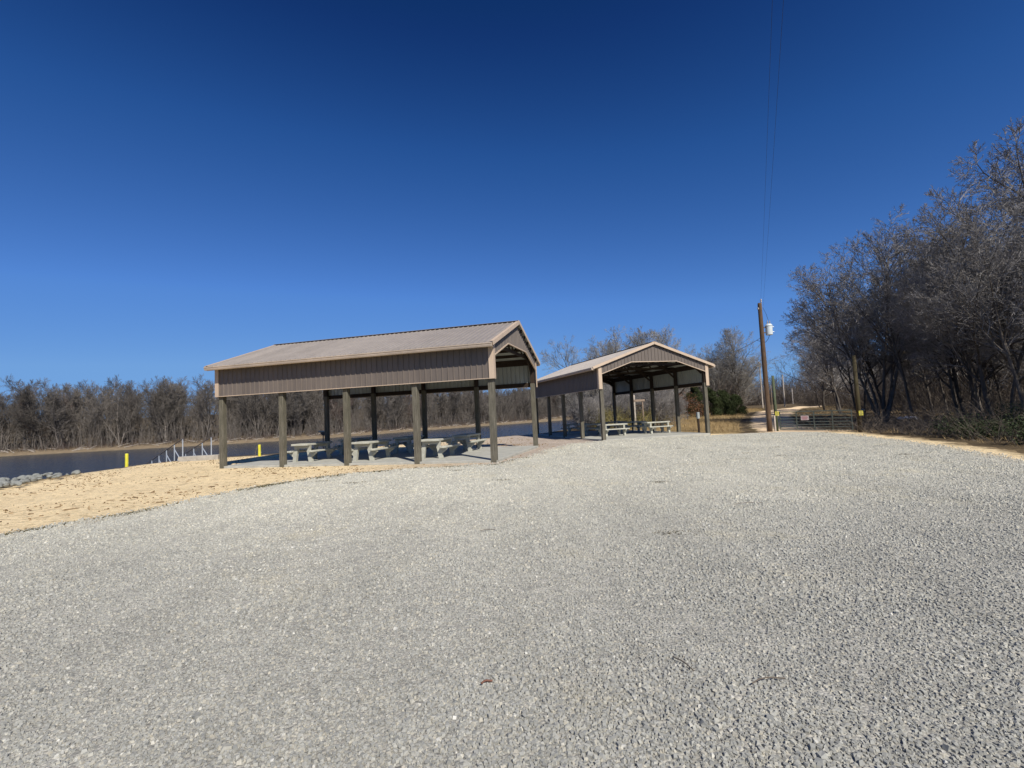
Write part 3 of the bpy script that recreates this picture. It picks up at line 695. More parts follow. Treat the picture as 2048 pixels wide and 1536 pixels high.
# ------------------------------------------------------------------ riprap rocks
rock_meshes = []
for k in range(6):
    m = MB(); n, q = 9, 6; vs = []
    import bmesh
    bm = bmesh.new(); bmesh.ops.create_icosphere(bm, subdivisions=2, radius=1)
    rs = random.Random(k); planes = [(Vector((rs.gauss(0, 1), rs.gauss(0, 1), rs.gauss(0, 1))).normalized(), rs.uniform(.55, .85)) for _ in range(9)]
    for v in bm.verts:
        for nrm, dd_ in planes:
            t_ = v.co.dot(nrm)
            if t_ > dd_: v.co -= nrm * (t_ - dd_)
        v.co *= 1 + rs.uniform(-.03, .03)
    me = bpy.data.meshes.new('rock'); bm.to_mesh(me); bm.free(); me.materials.append(M['rock']); rock_meshes.append(me)
bankline = [Vector((-15.6, 4)), Vector((-16.4, 11)), Vector((-17.4, 16.5)), Vector((-19.0, 20.6))]
for k in range(285):
    s = random.random(); s = s * (len(bankline) - 1); i = int(s); p = bankline[i].lerp(bankline[i + 1], s - i)
    w = random.uniform(-1.5, .75)
    w *= 1 if s < 3.2 else .6
    x, y = p.x + w - .1, p.y + random.uniform(-.4, .4)
    o = bpy.data.objects.new('rock', rock_meshes[k % 6]); COL.objects.link(o); r = random.uniform(.055, .15)
    o.scale = (r * random.uniform(.9, 1.5), r * random.uniform(.8, 1.2), r * random.uniform(.5, .8)); o.rotation_euler = (random.uniform(-.4, .4), random.uniform(-.4, .4), random.uniform(0, 6))
    o.location = (x, y, gz(x, y) + r * .25 + (.12 if w > -1.0 else 0)); tag(o, 'grey angular rock of the riprap bank at the left water edge', 'rock', 'riprap rocks along the left bank')

# ------------------------------------------------------------------ trees
def tube_arrays(seg, sides, rmin=0):
    """seg (n,8) p0 p1 r0 r1"""
    p0, p1, r0, r1 = seg[:, :3], seg[:, 3:6], seg[:, 6], seg[:, 7]
    d = p1 - p0; L_ = np.linalg.norm(d, axis=1, keepdims=True); d = d / np.maximum(L_, 1e-6)
    up = np.where(np.abs(d[:, 2:3]) > .9, np.array([[1., 0, 0]]), np.array([[0, 0, 1.]]))
    x = np.cross(up, d); x /= np.linalg.norm(x, axis=1, keepdims=True); y = np.cross(d, x)
    t = np.arange(sides) / sides * 2 * math.pi
    ring = x[:, None] * np.cos(t)[None, :, None] + y[:, None] * np.sin(t)[None, :, None]
    V = np.concatenate([p0[:, None] + ring * r0[:, None, None], p1[:, None] + ring * r1[:, None, None]], 1).reshape(-1, 3)
    k = np.arange(sides); f = np.stack([k, (k + 1) % sides, sides + (k + 1) % sides, sides + k], -1)
    F = (f[None] + (np.arange(len(seg)) * 2 * sides)[:, None, None]).reshape(-1, 4)
    return V, F
def tree_segments(seed, H, stems=1, lean=(0, 0), spread=1.0, depth=5, nb=(5, 5, 5, 5), r0=.16, up=.25, clear=.25, twig=.010, wob=.12, ratio=(.50, .55, .55, .5)):
    rs = np.random.default_rng(seed); segs = []
    def perp(d):
        a = rs.normal(size=3); a -= d * (a @ d); return a / np.linalg.norm(a)
    def grow(p, d, ln, r, lev):
        n = 9 if lev == 0 else (6 if lev == 1 else (4 if lev == 2 else (3 if lev == 3 else 2)))
        pts = [(p, d, r)]; rend = max(twig * .6, r * (.30 if lev == 0 else .35))
        for k in range(n):
            d = d + rs.normal(size=3) * wob * (1.0 if lev else .55) + np.array([0, 0, up * (.18 if lev else .05)])
            if lev >= 2: d = d + np.array([0, 0, -.02])
            d = d / np.linalg.norm(d); q = p + d * ln / n; rr = r + (rend - r) * ((k + 1) / n)
            segs.append((lev, *p, *q, pts[-1][2], rr)); p = q; pts.append((p, d, rr))
        if lev >= depth - 1: return
        nbr = nb[lev]
        for b in range(nbr):
            t = (clear + (1 - clear) * ((b + rs.random()) / nbr)) if lev == 0 else (.18 + .82 * (b + rs.random()) / nbr)
            i = min(n - 1, int(t * n)); q, dq, rq = pts[i + 1] if t > .95 else pts[i]
            f_ = t * n - i; q = pts[i][0] + (pts[i + 1][0] - pts[i][0]) * min(1, f_)
            ang = (rs.uniform(.5, 1.05) if lev else rs.uniform(.55, 1.1) * spread)
            dn = dq * math.cos(ang) + perp(dq) * math.sin(ang)
            if lev == 0: dn = dn + np.array([0, 0, .12])
            dn /= np.linalg.norm(dn)
            l2 = ln * ratio[lev] * rs.uniform(.7, 1.2) * (1.25 - .65 * t if lev == 0 else 1.1 - .5 * t)
            grow(q, dn, l2, max(twig, rq * rs.uniform(.5, .72)), lev + 1)
        if lev == 0 or rs.random() < .8:   # continuing leader forks
            for _ in range(2): grow(pts[-1][0], (lambda v: v / np.linalg.norm(v))(d + perp(d) * .45), ln * .28, rend, lev + 1)
    for s in range(stems):
        a = rs.uniform(0, 6.28) if stems > 1 else 0; k = (.16 + .12 * rs.random()) if stems > 1 else 0
        d = np.array([math.cos(a) * k + lean[0], math.sin(a) * k + lean[1], 1.0]); d /= np.linalg.norm(d)
        grow(np.array([math.cos(a) * .18 * (stems > 1), math.sin(a) * .18 * (stems > 1), -.3]), d, H * .80 * rs.uniform(.85, 1.0), r0 * rs.uniform(.75, 1.0), 0)
    A = np.array(segs)
    z = A[:, 6].max(); A[:, 1:9] *= 1; sc = H / z; A[:, 1:7] *= sc
    return A
def tree_meshes(A, mats):
    out = []
    tr = A[A[:, 0] <= 1]; cr = A[A[:, 0] >= 2]
    for nm, a, mt in (('trunk', tr, mats[0]), ('crown', cr, mats[1])):
        if len(a) == 0: continue
        if nm == 'trunk':
            V, F = tube_arrays(a[:, 1:], 7)
        else:
            V, F = tube_arrays(a[:, 1:], 3)
        o = np_mesh(nm, V, F, mt, smooth=nm == 'trunk'); out.append(o.data); bpy.data.objects.remove(o)
    return out
protos = {}
def proto(key, mats, **k):
    protos[key] = tree_meshes(tree_segments(**k), mats)
BT = (M['bark'], M['twig'])
NB = (13, 7, 6, 6)
proto('spread_a', BT, seed=1, H=16, stems=1, lean=(-.10, -.03), spread=1.1, nb=(18, 9, 8, 5), r0=.19, clear=.22, twig=.0118)
proto('spread_b', BT, seed=2, H=16, stems=2, lean=(-.08, 0), spread=1.0, nb=(14, 8, 6, 5), r0=.15, clear=.25, twig=.0118)
proto('multi', BT, seed=3, H=16, stems=5, lean=(0, 0), spread=.8, nb=(10, 7, 5, 5), r0=.14, clear=.3, twig=.0118)
proto('lean_a', BT, seed=4, H=16, stems=1, lean=(-.28, -.05), spread=1.0, nb=(17, 9, 7, 5), r0=.18, clear=.30, twig=.0118)
proto('lean_b', BT, seed=5, H=16, stems=2, lean=(-.22, .02), spread=1.0, nb=(13, 8, 6, 5), r0=.15, clear=.28, twig=.0118)
proto('slim', BT, seed=6, H=14, stems=1, lean=(-.05, 0), spread=.8, nb=(14, 7, 6, 4), r0=.11, clear=.3, twig=.0118)
proto('oval', (M['bark'], M['ptwig']), seed=7, H=14, stems=1, lean=(0, 0), spread=.95, nb=(25, 10, 8, 5), r0=.17, clear=.12, twig=.0095, up=.4)
proto('oval_b', (M['bark'], M['ptwig']), seed=8, H=14, stems=3, lean=(0, 0), spread=1.0, nb=(13, 7, 6, 5), r0=.13, clear=.12, twig=.0095, up=.35)
proto('shrubby', BT, seed=9, H=6, stems=7, lean=(0, 0), spread=.9, nb=(7, 6, 5, 4), r0=.05, clear=.08, twig=.007)
FT = (M['fbark'], M['ftwig'])
for i in range(6):
    proto('far%d' % i, FT if i != 4 else (M['fbark'], M['rtwig']), seed=30 + i, H=20, stems=1 + (i % 3), lean=(0, 0), spread=.9, depth=4, nb=((24, 17, 13)[i % 3], 11, 9), r0=.20, clear=.22, twig=.022, up=.45, wob=.14, ratio=(.39, .5, .5, .5))
cnt = [0]
def plant(key, x, y, H, label, group, rz=None, name='bare_tree', flat=False, cat='tree', sink=.1, H0={'slim': 14, 'oval': 14, 'oval_b': 14, 'shrubby': 6}):
    s = H / (20 if key.startswith('far') else H0.get(key, 16)); z = float(ground(np.array([x]), np.array([y]))[0]) - sink
    rz = random.uniform(0, 6.28) if rz is None else rz
    t = empty(name, (x, y, z), rz, label=label, cat=cat, group=group); t.scale = (s, s, s)
    for nm, me in zip(('trunk', 'crown'), protos[key]):
        o = bpy.data.objects.new(nm, me); COL.objects.link(o); o.parent = t
    return t
front = [
    ('multi', 31.6, 41.8, 18.4, 'many-stemmed bare tree forking low, standing behind the white rubbish', 0),
    ('lean_b', 34.0, 36.0, 16.6, 'double-trunked bare tree leaning left, tall, above the green undergrowth', .3),
    ('spread_a', 34.2, 32.2, 18.2, 'very tall bare tree near the right edge of the photo, wide grey crown', .5),
    ('lean_a', 34.5, 27.6, 18.6, 'bare tree leaning left at the right edge, its crown the highest in view', .2),
    ('spread_b', 30.6, 24.0, 13.5, 'nearest bare tree of the wood, just past the right edge', .1),
    ('lean_a', 35.0, 45.8, 14.2, 'leaning bare tree with curved trunk behind the gate sign', -.1),
    ('lean_b', 36.2, 50.5, 13.6, 'leaning double bare tree near the pale log', .1),
    ('spread_b', 39.0, 58, 14.0, 'round-crowned bare tree, sixth back along the wood edge', 0),
    ('lean_a', 44.0, 66, 13.0, 'bare tree overhanging the shaded road margin, low left branches', .2),
    ('spread_a', 48.5, 76, 12.5, 'bare tree at the left tip of the right-hand wood, low spreading crown', 0),
    ('slim', 31.6, 38.4, 16.5, 'slim straight bare tree between the forked tree and the leaning pair', 0),
    ('slim', 29.6, 31.2, 11.5, 'slim bare trunk in front of the tallest crowns, beside the undergrowth', 1),
    ('lean_b', 57.0, 90, 12.5, 'bare tree where the road bends away right', .2),
]
for k, x, y, H, lb in (('lean_a', 28.0, 15.2, 11, 'bare tree standing outside the photo to the right, nearest the lot'), ('spread_b', 29.5, 19.0, 12, 'bare tree just outside the photo, beside the briar thicket'), ('spread_a', 28.5, 10.0, 11, 'bare tree well outside the photo to the right'), ('slim', 25.6, 17.6, 9.5, 'bare tree outside the photo, second from the lot')):
    plant(k, x, y, H, lb, 'bare trees beyond the right edge of the photo', .2)
for k, x, y, H, lb, rz in front: plant(k, x, y, H, lb, 'bare trees along the front of the right-hand wood', rz)
for k in range(13):
    y = 24.5 + k * 1.75; x = y * (1.06 - .013 * k) + (k * .37 % 1.3)
    plant(('slim', 'lean_b', 'slim', 'lean_a')[k % 4], x, y + 1.5 * (k % 3), (12.5, 14.5, 13.5)[k % 3], 'slender bare tree with a dark leaning trunk behind the leafy undergrowth', 'slender dark trunks behind the undergrowth', (k * .7 % .9) - .3)
keys = ['spread_a', 'spread_b', 'multi', 'lean_a', 'lean_b', 'slim', 'slim']
rt = random.Random(5); c = 0
while c < 82:
    y = rt.uniform(20, 130); edge = 33.5 + .44 * max(0, y - 28) + 4
    x = edge + rt.random() ** 1.2 * 34
    if x / y < .50: continue
    plant(rt.choice(keys), x, y, rt.uniform(12, 15.5) * (1 if y < 60 else .82), 'bare tree deep inside the right-hand wood, behind its front row', 'bare trees deep inside the right-hand wood', rt.uniform(-.6, .6)); c += 1
mid = [('oval', 40.4, 88, 15.8, 'tall oval bare tree left of the utility pole, single dark trunk'), ('oval_b', 21.5, 76, 15.4, 'broad bare tree rising behind the peak of the farther pavilion'),
       ('oval', 27.0, 80, 15.2, 'bare tree behind the right slope of the farther pavilion roof'), ('oval_b', 10.8, 72, 13.0, 'light bare tree above the left eave of the farther pavilion'),
       ('oval_b', 15.6, 78, 14.6, 'bare tree left of the farther pavilion peak'), ('oval_b', 34, 92, 12.0, 'smaller bare tree between the pavilion roof and oval tree'),
       ('oval_b', 46.5, 100, 11.0, 'low bare tree just left of the distant pale pole')]
for k, x, y, H, lb in mid: plant(k, x, y, H, lb, 'bare trees behind the farther pavilion')
for i in range(17):
    y = rt.uniform(96, 138); x = y * (.455 - .30 * rt.random() ** 1.3)
    plant(rt.choice(['oval', 'oval_b']), x, y, rt.uniform(10, 13.5), 'grey bare tree in the closed row behind the grass field thicket', 'grey bare trees behind the thicket')
for i in range(34):
    y = rt.uniform(78, 150); x = (0.12 + .5 * rt.random()) * y + 1
    if x / y > .465 and y < 150: x = y * rt.uniform(.13, .46)
    plant(rt.choice(['shrubby', 'oval', 'slim', 'oval_b']) if y > 105 else 'shrubby', x, y, rt.uniform(4.5, 8.5) if y < 105 else rt.uniform(6, 10.5), 'low bare tree in the thicket behind the grass field', 'low bare trees behind the grass field')
for i in range(22):
    y = rt.uniform(46, 74); x = .135 * y + 1.5 + rt.random() * 9 - (1 if y < 55 else 0)
    if x > .44 * (y - 30) + 10: continue
    plant('shrubby', x, y, rt.uniform(3, 6), 'bare shrub thicket tree seen through the farther pavilion', 'bare shrubs seen through the farther pavilion', name='bare_shrub', cat='shrub')
# far wood across the lake
fs = [(-330, 95), (-260, 112), (-149, 141), (-92, 155), (-64, 171), (-39, 215), (-16, 248), (10, 280), (42, 330), (62, 420)]
lens = [math.dist(a, b) for a, b in zip(fs, fs[1:])]; tot = sum(lens)
nf = 0; rest = []
for i in range(2000):
    if nf + len(rest) >= 330: break
    s = (i * .618034 % 1) ** .9 * tot; k = 0
    while s > lens[k]: s -= lens[k]; k += 1
    a, b = fs[k], fs[k + 1]; tx, ty = (b[0] - a[0]) / lens[k], (b[1] - a[1]) / lens[k]
    off = 8 + (rt.random() ** 1.5) * 48
    x, y = a[0] + tx * s - ty * off, a[1] + ty * s + tx * off
    if x < -1.25 * y - 15: continue
    if sdf(np.array([[x, y]]), LAKE)[0] > -6: continue
    H = rt.uniform(16, 23) * (1 if x < -20 else .85)
    key = 'far%d' % rt.choice([0, 1, 2, 3, 5, 0, 1, 2, 3, 5, 4])
    if off > 20 or nf >= 150: rest.append((key, x, y, H)); continue
    plant(key, x, y, H, 'bare tree of the brown wood across the lake', 'bare trees of the wood across the lake', name='bare_tree'); nf += 1
def instanced(name, items, label, cat):
    c = bpy.data.collections.new('tree_kinds'); kinds = sorted({k for k, *_ in items})
    for k in kinds:
        ms = protos[k]; V, F, mi, off = [], [], [], 0
        for q, me in enumerate(ms):
            a = np.empty(len(me.vertices) * 3, np.float32); me.vertices.foreach_get('co', a); f = np.empty(len(me.loops), np.int32); me.loops.foreach_get('vertex_index', f)
            V.append(a.reshape(-1, 3)); F.append(f.reshape(-1, 4) + off); off += len(me.vertices); mi.append(np.full(len(f) // 4, q))
        o = np_mesh('kind_' + k, np.concatenate(V), np.concatenate(F), [me.materials[0] for me in ms], midx=np.concatenate(mi)); COL.objects.unlink(o); c.objects.link(o)
    P = np.array([(x, y, float(ground(np.array([x]), np.array([y]))[0]) - .1) for _, x, y, _ in items]); me = bpy.data.meshes.new(name); me.from_pydata([tuple(p) for p in P], [], [])
    for nm, vals, ty in (('kind_id', [kinds.index(k) for k, *_ in items], 'INT'), ('size', [h / 20 for *_, h in items], 'FLOAT'), ('turn', [rt.uniform(0, 6.28) for _ in items], 'FLOAT')):
        me.attributes.new(nm, ty, 'POINT').data.foreach_set('value', vals)
    o = bpy.data.objects.new(name, me); COL.objects.link(o); g = bpy.data.node_groups.new(name, 'GeometryNodeTree')
    g.interface.new_socket('Geometry', in_out='INPUT', socket_type='NodeSocketGeometry'); g.interface.new_socket('Geometry', in_out='OUTPUT', socket_type='NodeSocketGeometry')
    gi, go = g.nodes.new('NodeGroupInput'), g.nodes.new('NodeGroupOutput'); iop = g.nodes.new('GeometryNodeInstanceOnPoints'); ci = g.nodes.new('GeometryNodeCollectionInfo')
    ci.inputs['Collection'].default_value = c; ci.inputs['Separate Children'].default_value = True; ci.inputs['Reset Children'].default_value = True
    def na(nm, ty):
        a = g.nodes.new('GeometryNodeInputNamedAttribute'); a.data_type = ty; a.inputs['Name'].default_value = nm; return [s for s in a.outputs if s.enabled and s.name == 'Attribute'][0]
    cx = g.nodes.new('ShaderNodeCombineXYZ'); L_ = g.links.new
    L_(gi.outputs[0], iop.inputs['Points']); L_(ci.outputs[0], iop.inputs['Instance']); iop.inputs['Pick Instance'].default_value = True
    L_(na('kind_id', 'INT'), iop.inputs['Instance Index']); L_(na('size', 'FLOAT'), iop.inputs['Scale']); L_(na('turn', 'FLOAT'), cx.inputs['Z']); L_(cx.outputs[0], iop.inputs['Rotation']); L_(iop.outputs[0], go.inputs[0])
    o.modifiers.new('scatter', 'NODES').node_group = g; return tag(o, label, cat, kind='stuff')
instanced('far_wood', rest, 'back rows of the brown winter wood across the lake', 'wood')
# brush masses (uncountable)
def brush(name, pts_fn, n, h, r, mat, label, cat, tilt=.25, bend=2, branch=3):
    P = pts_fn(n); n = len(P); z = ground(P[:, 0], P[:, 1]) - .05
    segs = []; p = np.c_[P, z]; d = np.c_[RNG.normal(0, tilt, (n, 2)), np.ones(n)]; d /= np.linalg.norm(d, axis=1, keepdims=True)
    hh = (h[0] + (h[1] - h[0]) * RNG.random(n) ** 1.6)[:, None]; rr = np.full(n, r) * RNG.uniform(.6, 1.3, n)
    for k in range(bend):
        q = p + d * hh / bend; segs.append(np.c_[p, q, rr * (1 - .6 * k / bend), rr * (1 - .6 * (k + 1) / bend)])
        for b in range(branch):
            t = RNG.random((n, 1)); dd_ = d + RNG.normal(0, .75, (n, 3)); dd_ /= np.linalg.norm(dd_, axis=1, keepdims=True)
            s0 = p + (q - p) * t; segs.append(np.c_[s0, s0 + dd_ * hh * RNG.uniform(.12, .3, (n, 1)), rr * .5, rr * .25])
        p = q; d = d + RNG.normal(0, .22, (n, 3)); d[:, 2] = np.abs(d[:, 2]); d /= np.linalg.norm(d, axis=1, keepdims=True)
    V, F = tube_arrays(np.concatenate(segs), 3)
    o = np_mesh(name, V, F, mat); tag(o, label, cat, kind='stuff'); return o
def far_pts(n, lo=4.5, hi=55, pw=1.3):
    u = RNG.random(n) * tot; c = np.concatenate([[0], np.cumsum(lens)]); k = np.clip(np.searchsorted(c, u) - 1, 0, len(lens) - 1)
    A = np.array(fs, float); a, b = A[k], A[k + 1]; t = ((u - c[k]) / np.array(lens)[k])[:, None]; d = (b - a) / np.array(lens)[k][:, None]
    off = (lo + (hi - lo) * RNG.random(n) ** pw)[:, None]; P = a + (b - a) * t + np.c_[-d[:, 1], d[:, 0]] * off
    return P[(sdf(P, LAKE) < -3) & (P[:, 0] > -1.25 * P[:, 1] - 15)]
brush('far_brush', lambda n: far_pts(n, 5, 60, 1.2), 15000, (2.0, 10), .042, M['ftwig'], 'dense bare saplings and brush of the wood across the lake', 'brush', .12, 3, 3)
brush('far_sapling_stems', lambda n: far_pts(n, 7, 40, 1.5), 3600, (7, 15), .065, M['fbark'], 'pale thin stems standing in the wood across the lake', 'saplings', .07, 3, 2)
brush('shore_brush', lambda n: far_pts(n, 4.5, 8, 1), 4200, (.6, 3.2), .035, M['rtwig'], 'low reddish brush along the far shore', 'brush', .5, 2, 3)
def box_pts(x0, x1, y0, y1, cond=None):
    def f(n):
        P = np.c_[RNG.uniform(x0, x1, n), RNG.uniform(y0, y1, n)]
        k = sdf(P, LAKE) < -3
        if cond is not None: k &= cond(P)
        return P[k]
    return f
brush('wood_brush', box_pts(26, 120, 22, 150, lambda P: (P[:, 0] > 30 + .46 * (P[:, 1] - 28)) & (P[:, 0] < 66 + .5 * P[:, 1]) & (P[:, 0] / P[:, 1] > .5)), 24000, (1, 7), .016, M['stick'], 'bare saplings and brush filling the right-hand wood', 'brush', .35, 3, 4)
brush('thicket', box_pts(8, 80, 80, 160, lambda P: (P[:, 0] / P[:, 1] < .47) & (P[:, 0] / P[:, 1] > .12)), 9000, (1.5, 7), .03, M['stick'], 'dense bare thicket closing the view behind the grass field', 'brush', .3, 3, 4)
brush('road_end_thicket', box_pts(60, 190, 186, 240, lambda P: (P[:, 0] / P[:, 1] < .75) & (P[:, 0] / P[:, 1] > .36)), 6000, (3, 13), .06, M['stick'], 'bare wood closing the far end of the road', 'brush', .2, 3, 4)
brush('olive_brush', box_pts(7, 26, 43, 72, lambda P: (P[:, 0] > .13 * P[:, 1] + 1.5) & (P[:, 0] < .42 * P[:, 1] - 6)), 5200, (.6, 2.4), .014, M['olive'], 'yellow-green willow brush behind the farther pavilion', 'brush', .2, 2, 3)
brush('bank_brush', box_pts(1, 12, 44, 60, lambda P: (P[:, 0] > .12 * P[:, 1] + .8)), 700, (.6, 2.6), .012, M['stick'], 'bare shrub stems on the bank beyond the farther pavilion', 'brush', .4, 2, 4)
# grass blades
def grass(name, pts, n, h, w, mat, label, cat, lean=.5):
    P = pts(n); n = len(P); z = (lot_surface(P[:, 0], P[:, 1]) + .012 if name == 'sparse_weeds' else ground(P[:, 0], P[:, 1]) + .02); a = RNG.random(n) * 6.283; hh = RNG.uniform(h[0], h[1], n); ww = w * RNG.uniform(.6, 1.3, n)
    b = np.c_[P, z]; dx = np.c_[np.cos(a), np.sin(a), np.zeros(n)] * ww[:, None]; tip = np.c_[RNG.normal(0, lean, (n, 2)), np.ones(n)] * hh[:, None]
    V = np.stack([b - dx, b + dx, b + tip * .6 + dx * .5, b + tip], 1).reshape(-1, 3); k = np.arange(n)[:, None] * 4
    F = [np.concatenate([k, k + 1, k + 2, k + 3], 1)]
    o = np_mesh(name, V, F, mat); tag(o, label, cat, kind='stuff'); return o
FIELD = np.array([(10, 38), (12.2, 33.6), (15.2, 32.6), (16.7, 36), (20, 43.4), (24, 51.6), (29.5, 62.5), (37, 77), (45, 90), (54, 103), (40, 104), (24, 84), (16, 70), (10, 52)], float)
grass('dry_grass', box_pts(8, 55, 32, 105, lambda P: sdf(P, FIELD) > 0), 90000, (.12, .45), .010, M['drygrass'], 'tall dry winter grass in the field left of the dirt road', 'grass')
VERGE = np.array([(19.5, 30.5), (22, 34), (25, 42), (29, 50), (35, 60), (43, 72), (51, 84), (62, 94), (90, 104), (90, 80), (60, 60), (44, 40), (36, 26), (26, 14), (18, 8), (14.6, 9.5), (16.3, 15), (18.2, 20), (20.3, 26)], float)
grass('verge_grass', box_pts(14, 90, 8, 104, lambda P: sdf(P, VERGE) > 0), 60000, (.06, .28), .012, M['drygrass'], 'thin dry grass and leaves on the shaded verge right of the road', 'grass', .9)
lotp = np.array(LOT, float)
def fringe_pts(n):
    k = RNG.integers(2, 11, n); t = RNG.random((n, 1)); A = lotp[k]; B = lotp[k + 1]; P = A + (B - A) * t + RNG.normal(0, .085, (n, 2)) + .10 * np.c_[np.sin(t[:, 0] * 19 + k), np.cos(t[:, 0] * 23)]
    return P
def _fr(n):
    P = fringe_pts(n); keep = wav(P[:, 0], P[:, 1], 2.5, 3) + RNG.normal(0, .4, len(P)) > -.5; return P[keep]
grass('weed_fringe', _fr, 30000, (.015, .06), .018, simple('weed_material', (.10, .085, .035), .9, .1), 'thin line of brown weeds between the sand and the gravel', 'weeds', 1.2)
WS = [(6.9, 15.3, .5), (8.6, 15.9, .3), (7.0, 20.6, .4), (14.2, 24.6, .3), (2.0, 6.5, .30), (-5.6, 14.0, .5), (-4.4, 13.2, .35), (8.1, 17.2, .25), (11.9, 15.0, .25), (-1.9, 15.2, .3), (-.4, 12.4, .3), (3.2, 11.0, .2), (10.4, 19.4, .3), (5.2, 22.0, .4)]
def ws_pts(n):
    k = RNG.integers(0, len(WS), n); A = np.array(WS)[k]; return A[:, :2] + np.c_[RNG.normal(0, 1, n) * A[:, 2] * .5, RNG.normal(0, .07, n)]
grass('sparse_weeds', ws_pts, 1300, (.005, .022), .008, simple('dark_weed_material', (.09, .075, .045), .9, .1), 'sparse flat dark weeds and leaves in the gravel', 'weeds', 1.6)
# leafy undergrowth at the right
def leaves(n, centre, rad, size, shape='ball', dens=None):
    c = np.array(centre); P = RNG.normal(size=(n, 3)); P /= np.linalg.norm(P, axis=1, keepdims=True); P *= (RNG.random((n, 1)) ** .45)
    if shape == 'cone':
        zc = RNG.random(n) ** 1.4; rr = (1 - zc) ** .8 * (.75 + .25 * np.sin(zc * 37 + 3 * np.arctan2(P[:, 1], P[:, 0]))); a = RNG.random(n) * 6.283; q = RNG.random(n) ** .4
        P = np.c_[np.cos(a) * rr * q, np.sin(a) * rr * q, zc * 2 - 1]
    P = P * np.array(rad) + c
    a = RNG.normal(size=(n, 3)); a /= np.linalg.norm(a, axis=1, keepdims=True); b = np.cross(a, RNG.normal(size=(n, 3))); b /= np.linalg.norm(b, axis=1, keepdims=True)
    s = size * RNG.uniform(.5, 1.4, (n, 1))
    V = np.stack([P - a * s, P + b * s * .5, P + a * s, P - b * s * .5], 1).reshape(-1, 3); k = np.arange(n)[:, None] * 4
    return V, np.concatenate([k, k + 1, k + 2, k + 3], 1)
V_, F_, off = [], [], 0
ul = [(19.2, 23.2), (18.5, 20.8), (17.6, 18.4), (16.7, 16.0), (15.9, 13.6), (15.2, 11.2), (14.4, 8.8)]
for rep in range(60):
    i = rep % (len(ul) - 1); t_ = random.random(); bx = ul[i][0] + (ul[i + 1][0] - ul[i][0]) * t_; by = ul[i][1] + (ul[i + 1][1] - ul[i][1]) * t_
    w = random.uniform(1.0, 6.0); bx += w; by += random.uniform(-.6, .6) ; hh = random.uniform(.30, .62) + .07 * w
    g_ = float(ground(np.array([bx]), np.array([by]))[0]); v_, f_ = leaves(950, (bx, by, g_ + hh * .8), (random.uniform(.7, 1.3), random.uniform(.7, 1.3), hh), .042); V_.append(v_); F_.append(f_ + off); off += len(v_)
o = np_mesh('undergrowth', np.concatenate(V_), np.concatenate(F_), M['bushleaf']); tag(o, 'dark green leafy undergrowth at the foot of the right-hand trees', 'undergrowth', kind='stuff')
def ug(P): 
    A = np.array(ul); x = np.interp(P[:, 1], A[::-1, 1], A[::-1, 0]); return (P[:, 0] > x + .2) & (P[:, 0] < x + 8)
brush('tangled_stems', box_pts(14, 34, 8, 34, lambda P: ug(P) | ((P[:, 1] > 23.2) & (P[:, 0] > 20.8 + .0 * P[:, 1]) & (P[:, 0] < 30))), 6500, (.4, 1.9), .008, M['stick'], 'tangled bare briar stems along the right edge of the lot', 'brush', .7, 3, 3)
def cedar(x, y, h, r, label, mat='cedar', name='cedar_tree', n=19000, shape='cone', size=.065, cat='tree'):
    z = float(ground(np.array([x]), np.array([y]))[0]); t = empty(name, (x, y, z), 0, label=label, cat=cat)
    if shape == 'cone':
        Vs, Fs, of_ = [], [], 0
        for q in range(34):
            zc = random.uniform(.08, .95); rr = r * (1 - zc) ** .55 * random.uniform(.3, .9); a_ = random.uniform(0, 6.28); w_ = r * random.uniform(.22, .42) * (1.15 - .6 * zc)
            v_, f_ = leaves(n // 34, (math.cos(a_) * rr, math.sin(a_) * rr, h * zc), (w_, w_, w_ * 1.1), size); Vs.append(v_); Fs.append(f_ + of_); of_ += len(v_)
        V, F = np.concatenate(Vs), np.concatenate(Fs)
    else: V, F = leaves(n, (0, 0, h * .52), (r, r, h * .49), size, shape)
    np_mesh('crown', V, F, M[mat], t)
    m = MB(); m.lathe([(.10, -.2), (.03, h * .8)], n=7); m.build('trunk', M['bark'], t)
cedar(26.3, 70, 4.8, 1.9, 'dark green cedar right behind the right post of the farther pavilion')
cedar(28.7, 70.6, 4.3, 2.0, 'dark green cedar just right of the farther pavilion')
cedar(31.2, 72, 3.7, 2.0, 'low dark cedar beside the trunk of the tall oval tree')
cedar(33.8, 74, 3.0, 1.8, 'lowest dark cedar, left of the oval tree trunk')
cedar(23.6, 66, 3.9, 1.7, 'russet dead-leaved oak shrub beside the farther pavilion right post', 'redleaf', 'oak_shrub', 1100, 'ball', .075, 'shrub')
cedar(26.2, 68, 2.2, 1.3, 'small low russet shrub at the edge of the grass field', 'redleaf', 'oak_shrub', 600, 'ball', .075, 'shrub')
# driftwood on far shore seen left of pavilion 1
m = MB(); rs = random.Random(3)
for i in range(90):
    P = far_pts(1)
    if not len(P): continue
P = far_pts(420, 3.2, 8, 1)
z = ground(P[:, 0], P[:, 1]); a = RNG.random(len(P)) * 6.283; ln = RNG.uniform(1, 4.5, len(P))
seg = np.c_[P, z + .1, P[:, 0] + np.cos(a) * ln, P[:, 1] + np.sin(a) * ln * .4, z + RNG.uniform(.1, 1.1, len(P)), np.full(len(P), .10), np.full(len(P), .04)]
V, F = tube_arrays(seg, 5); tag(np_mesh('driftwood', V, F, M['greypole']), 'pale fallen branches and driftwood along the far shore', 'driftwood', kind='stuff')
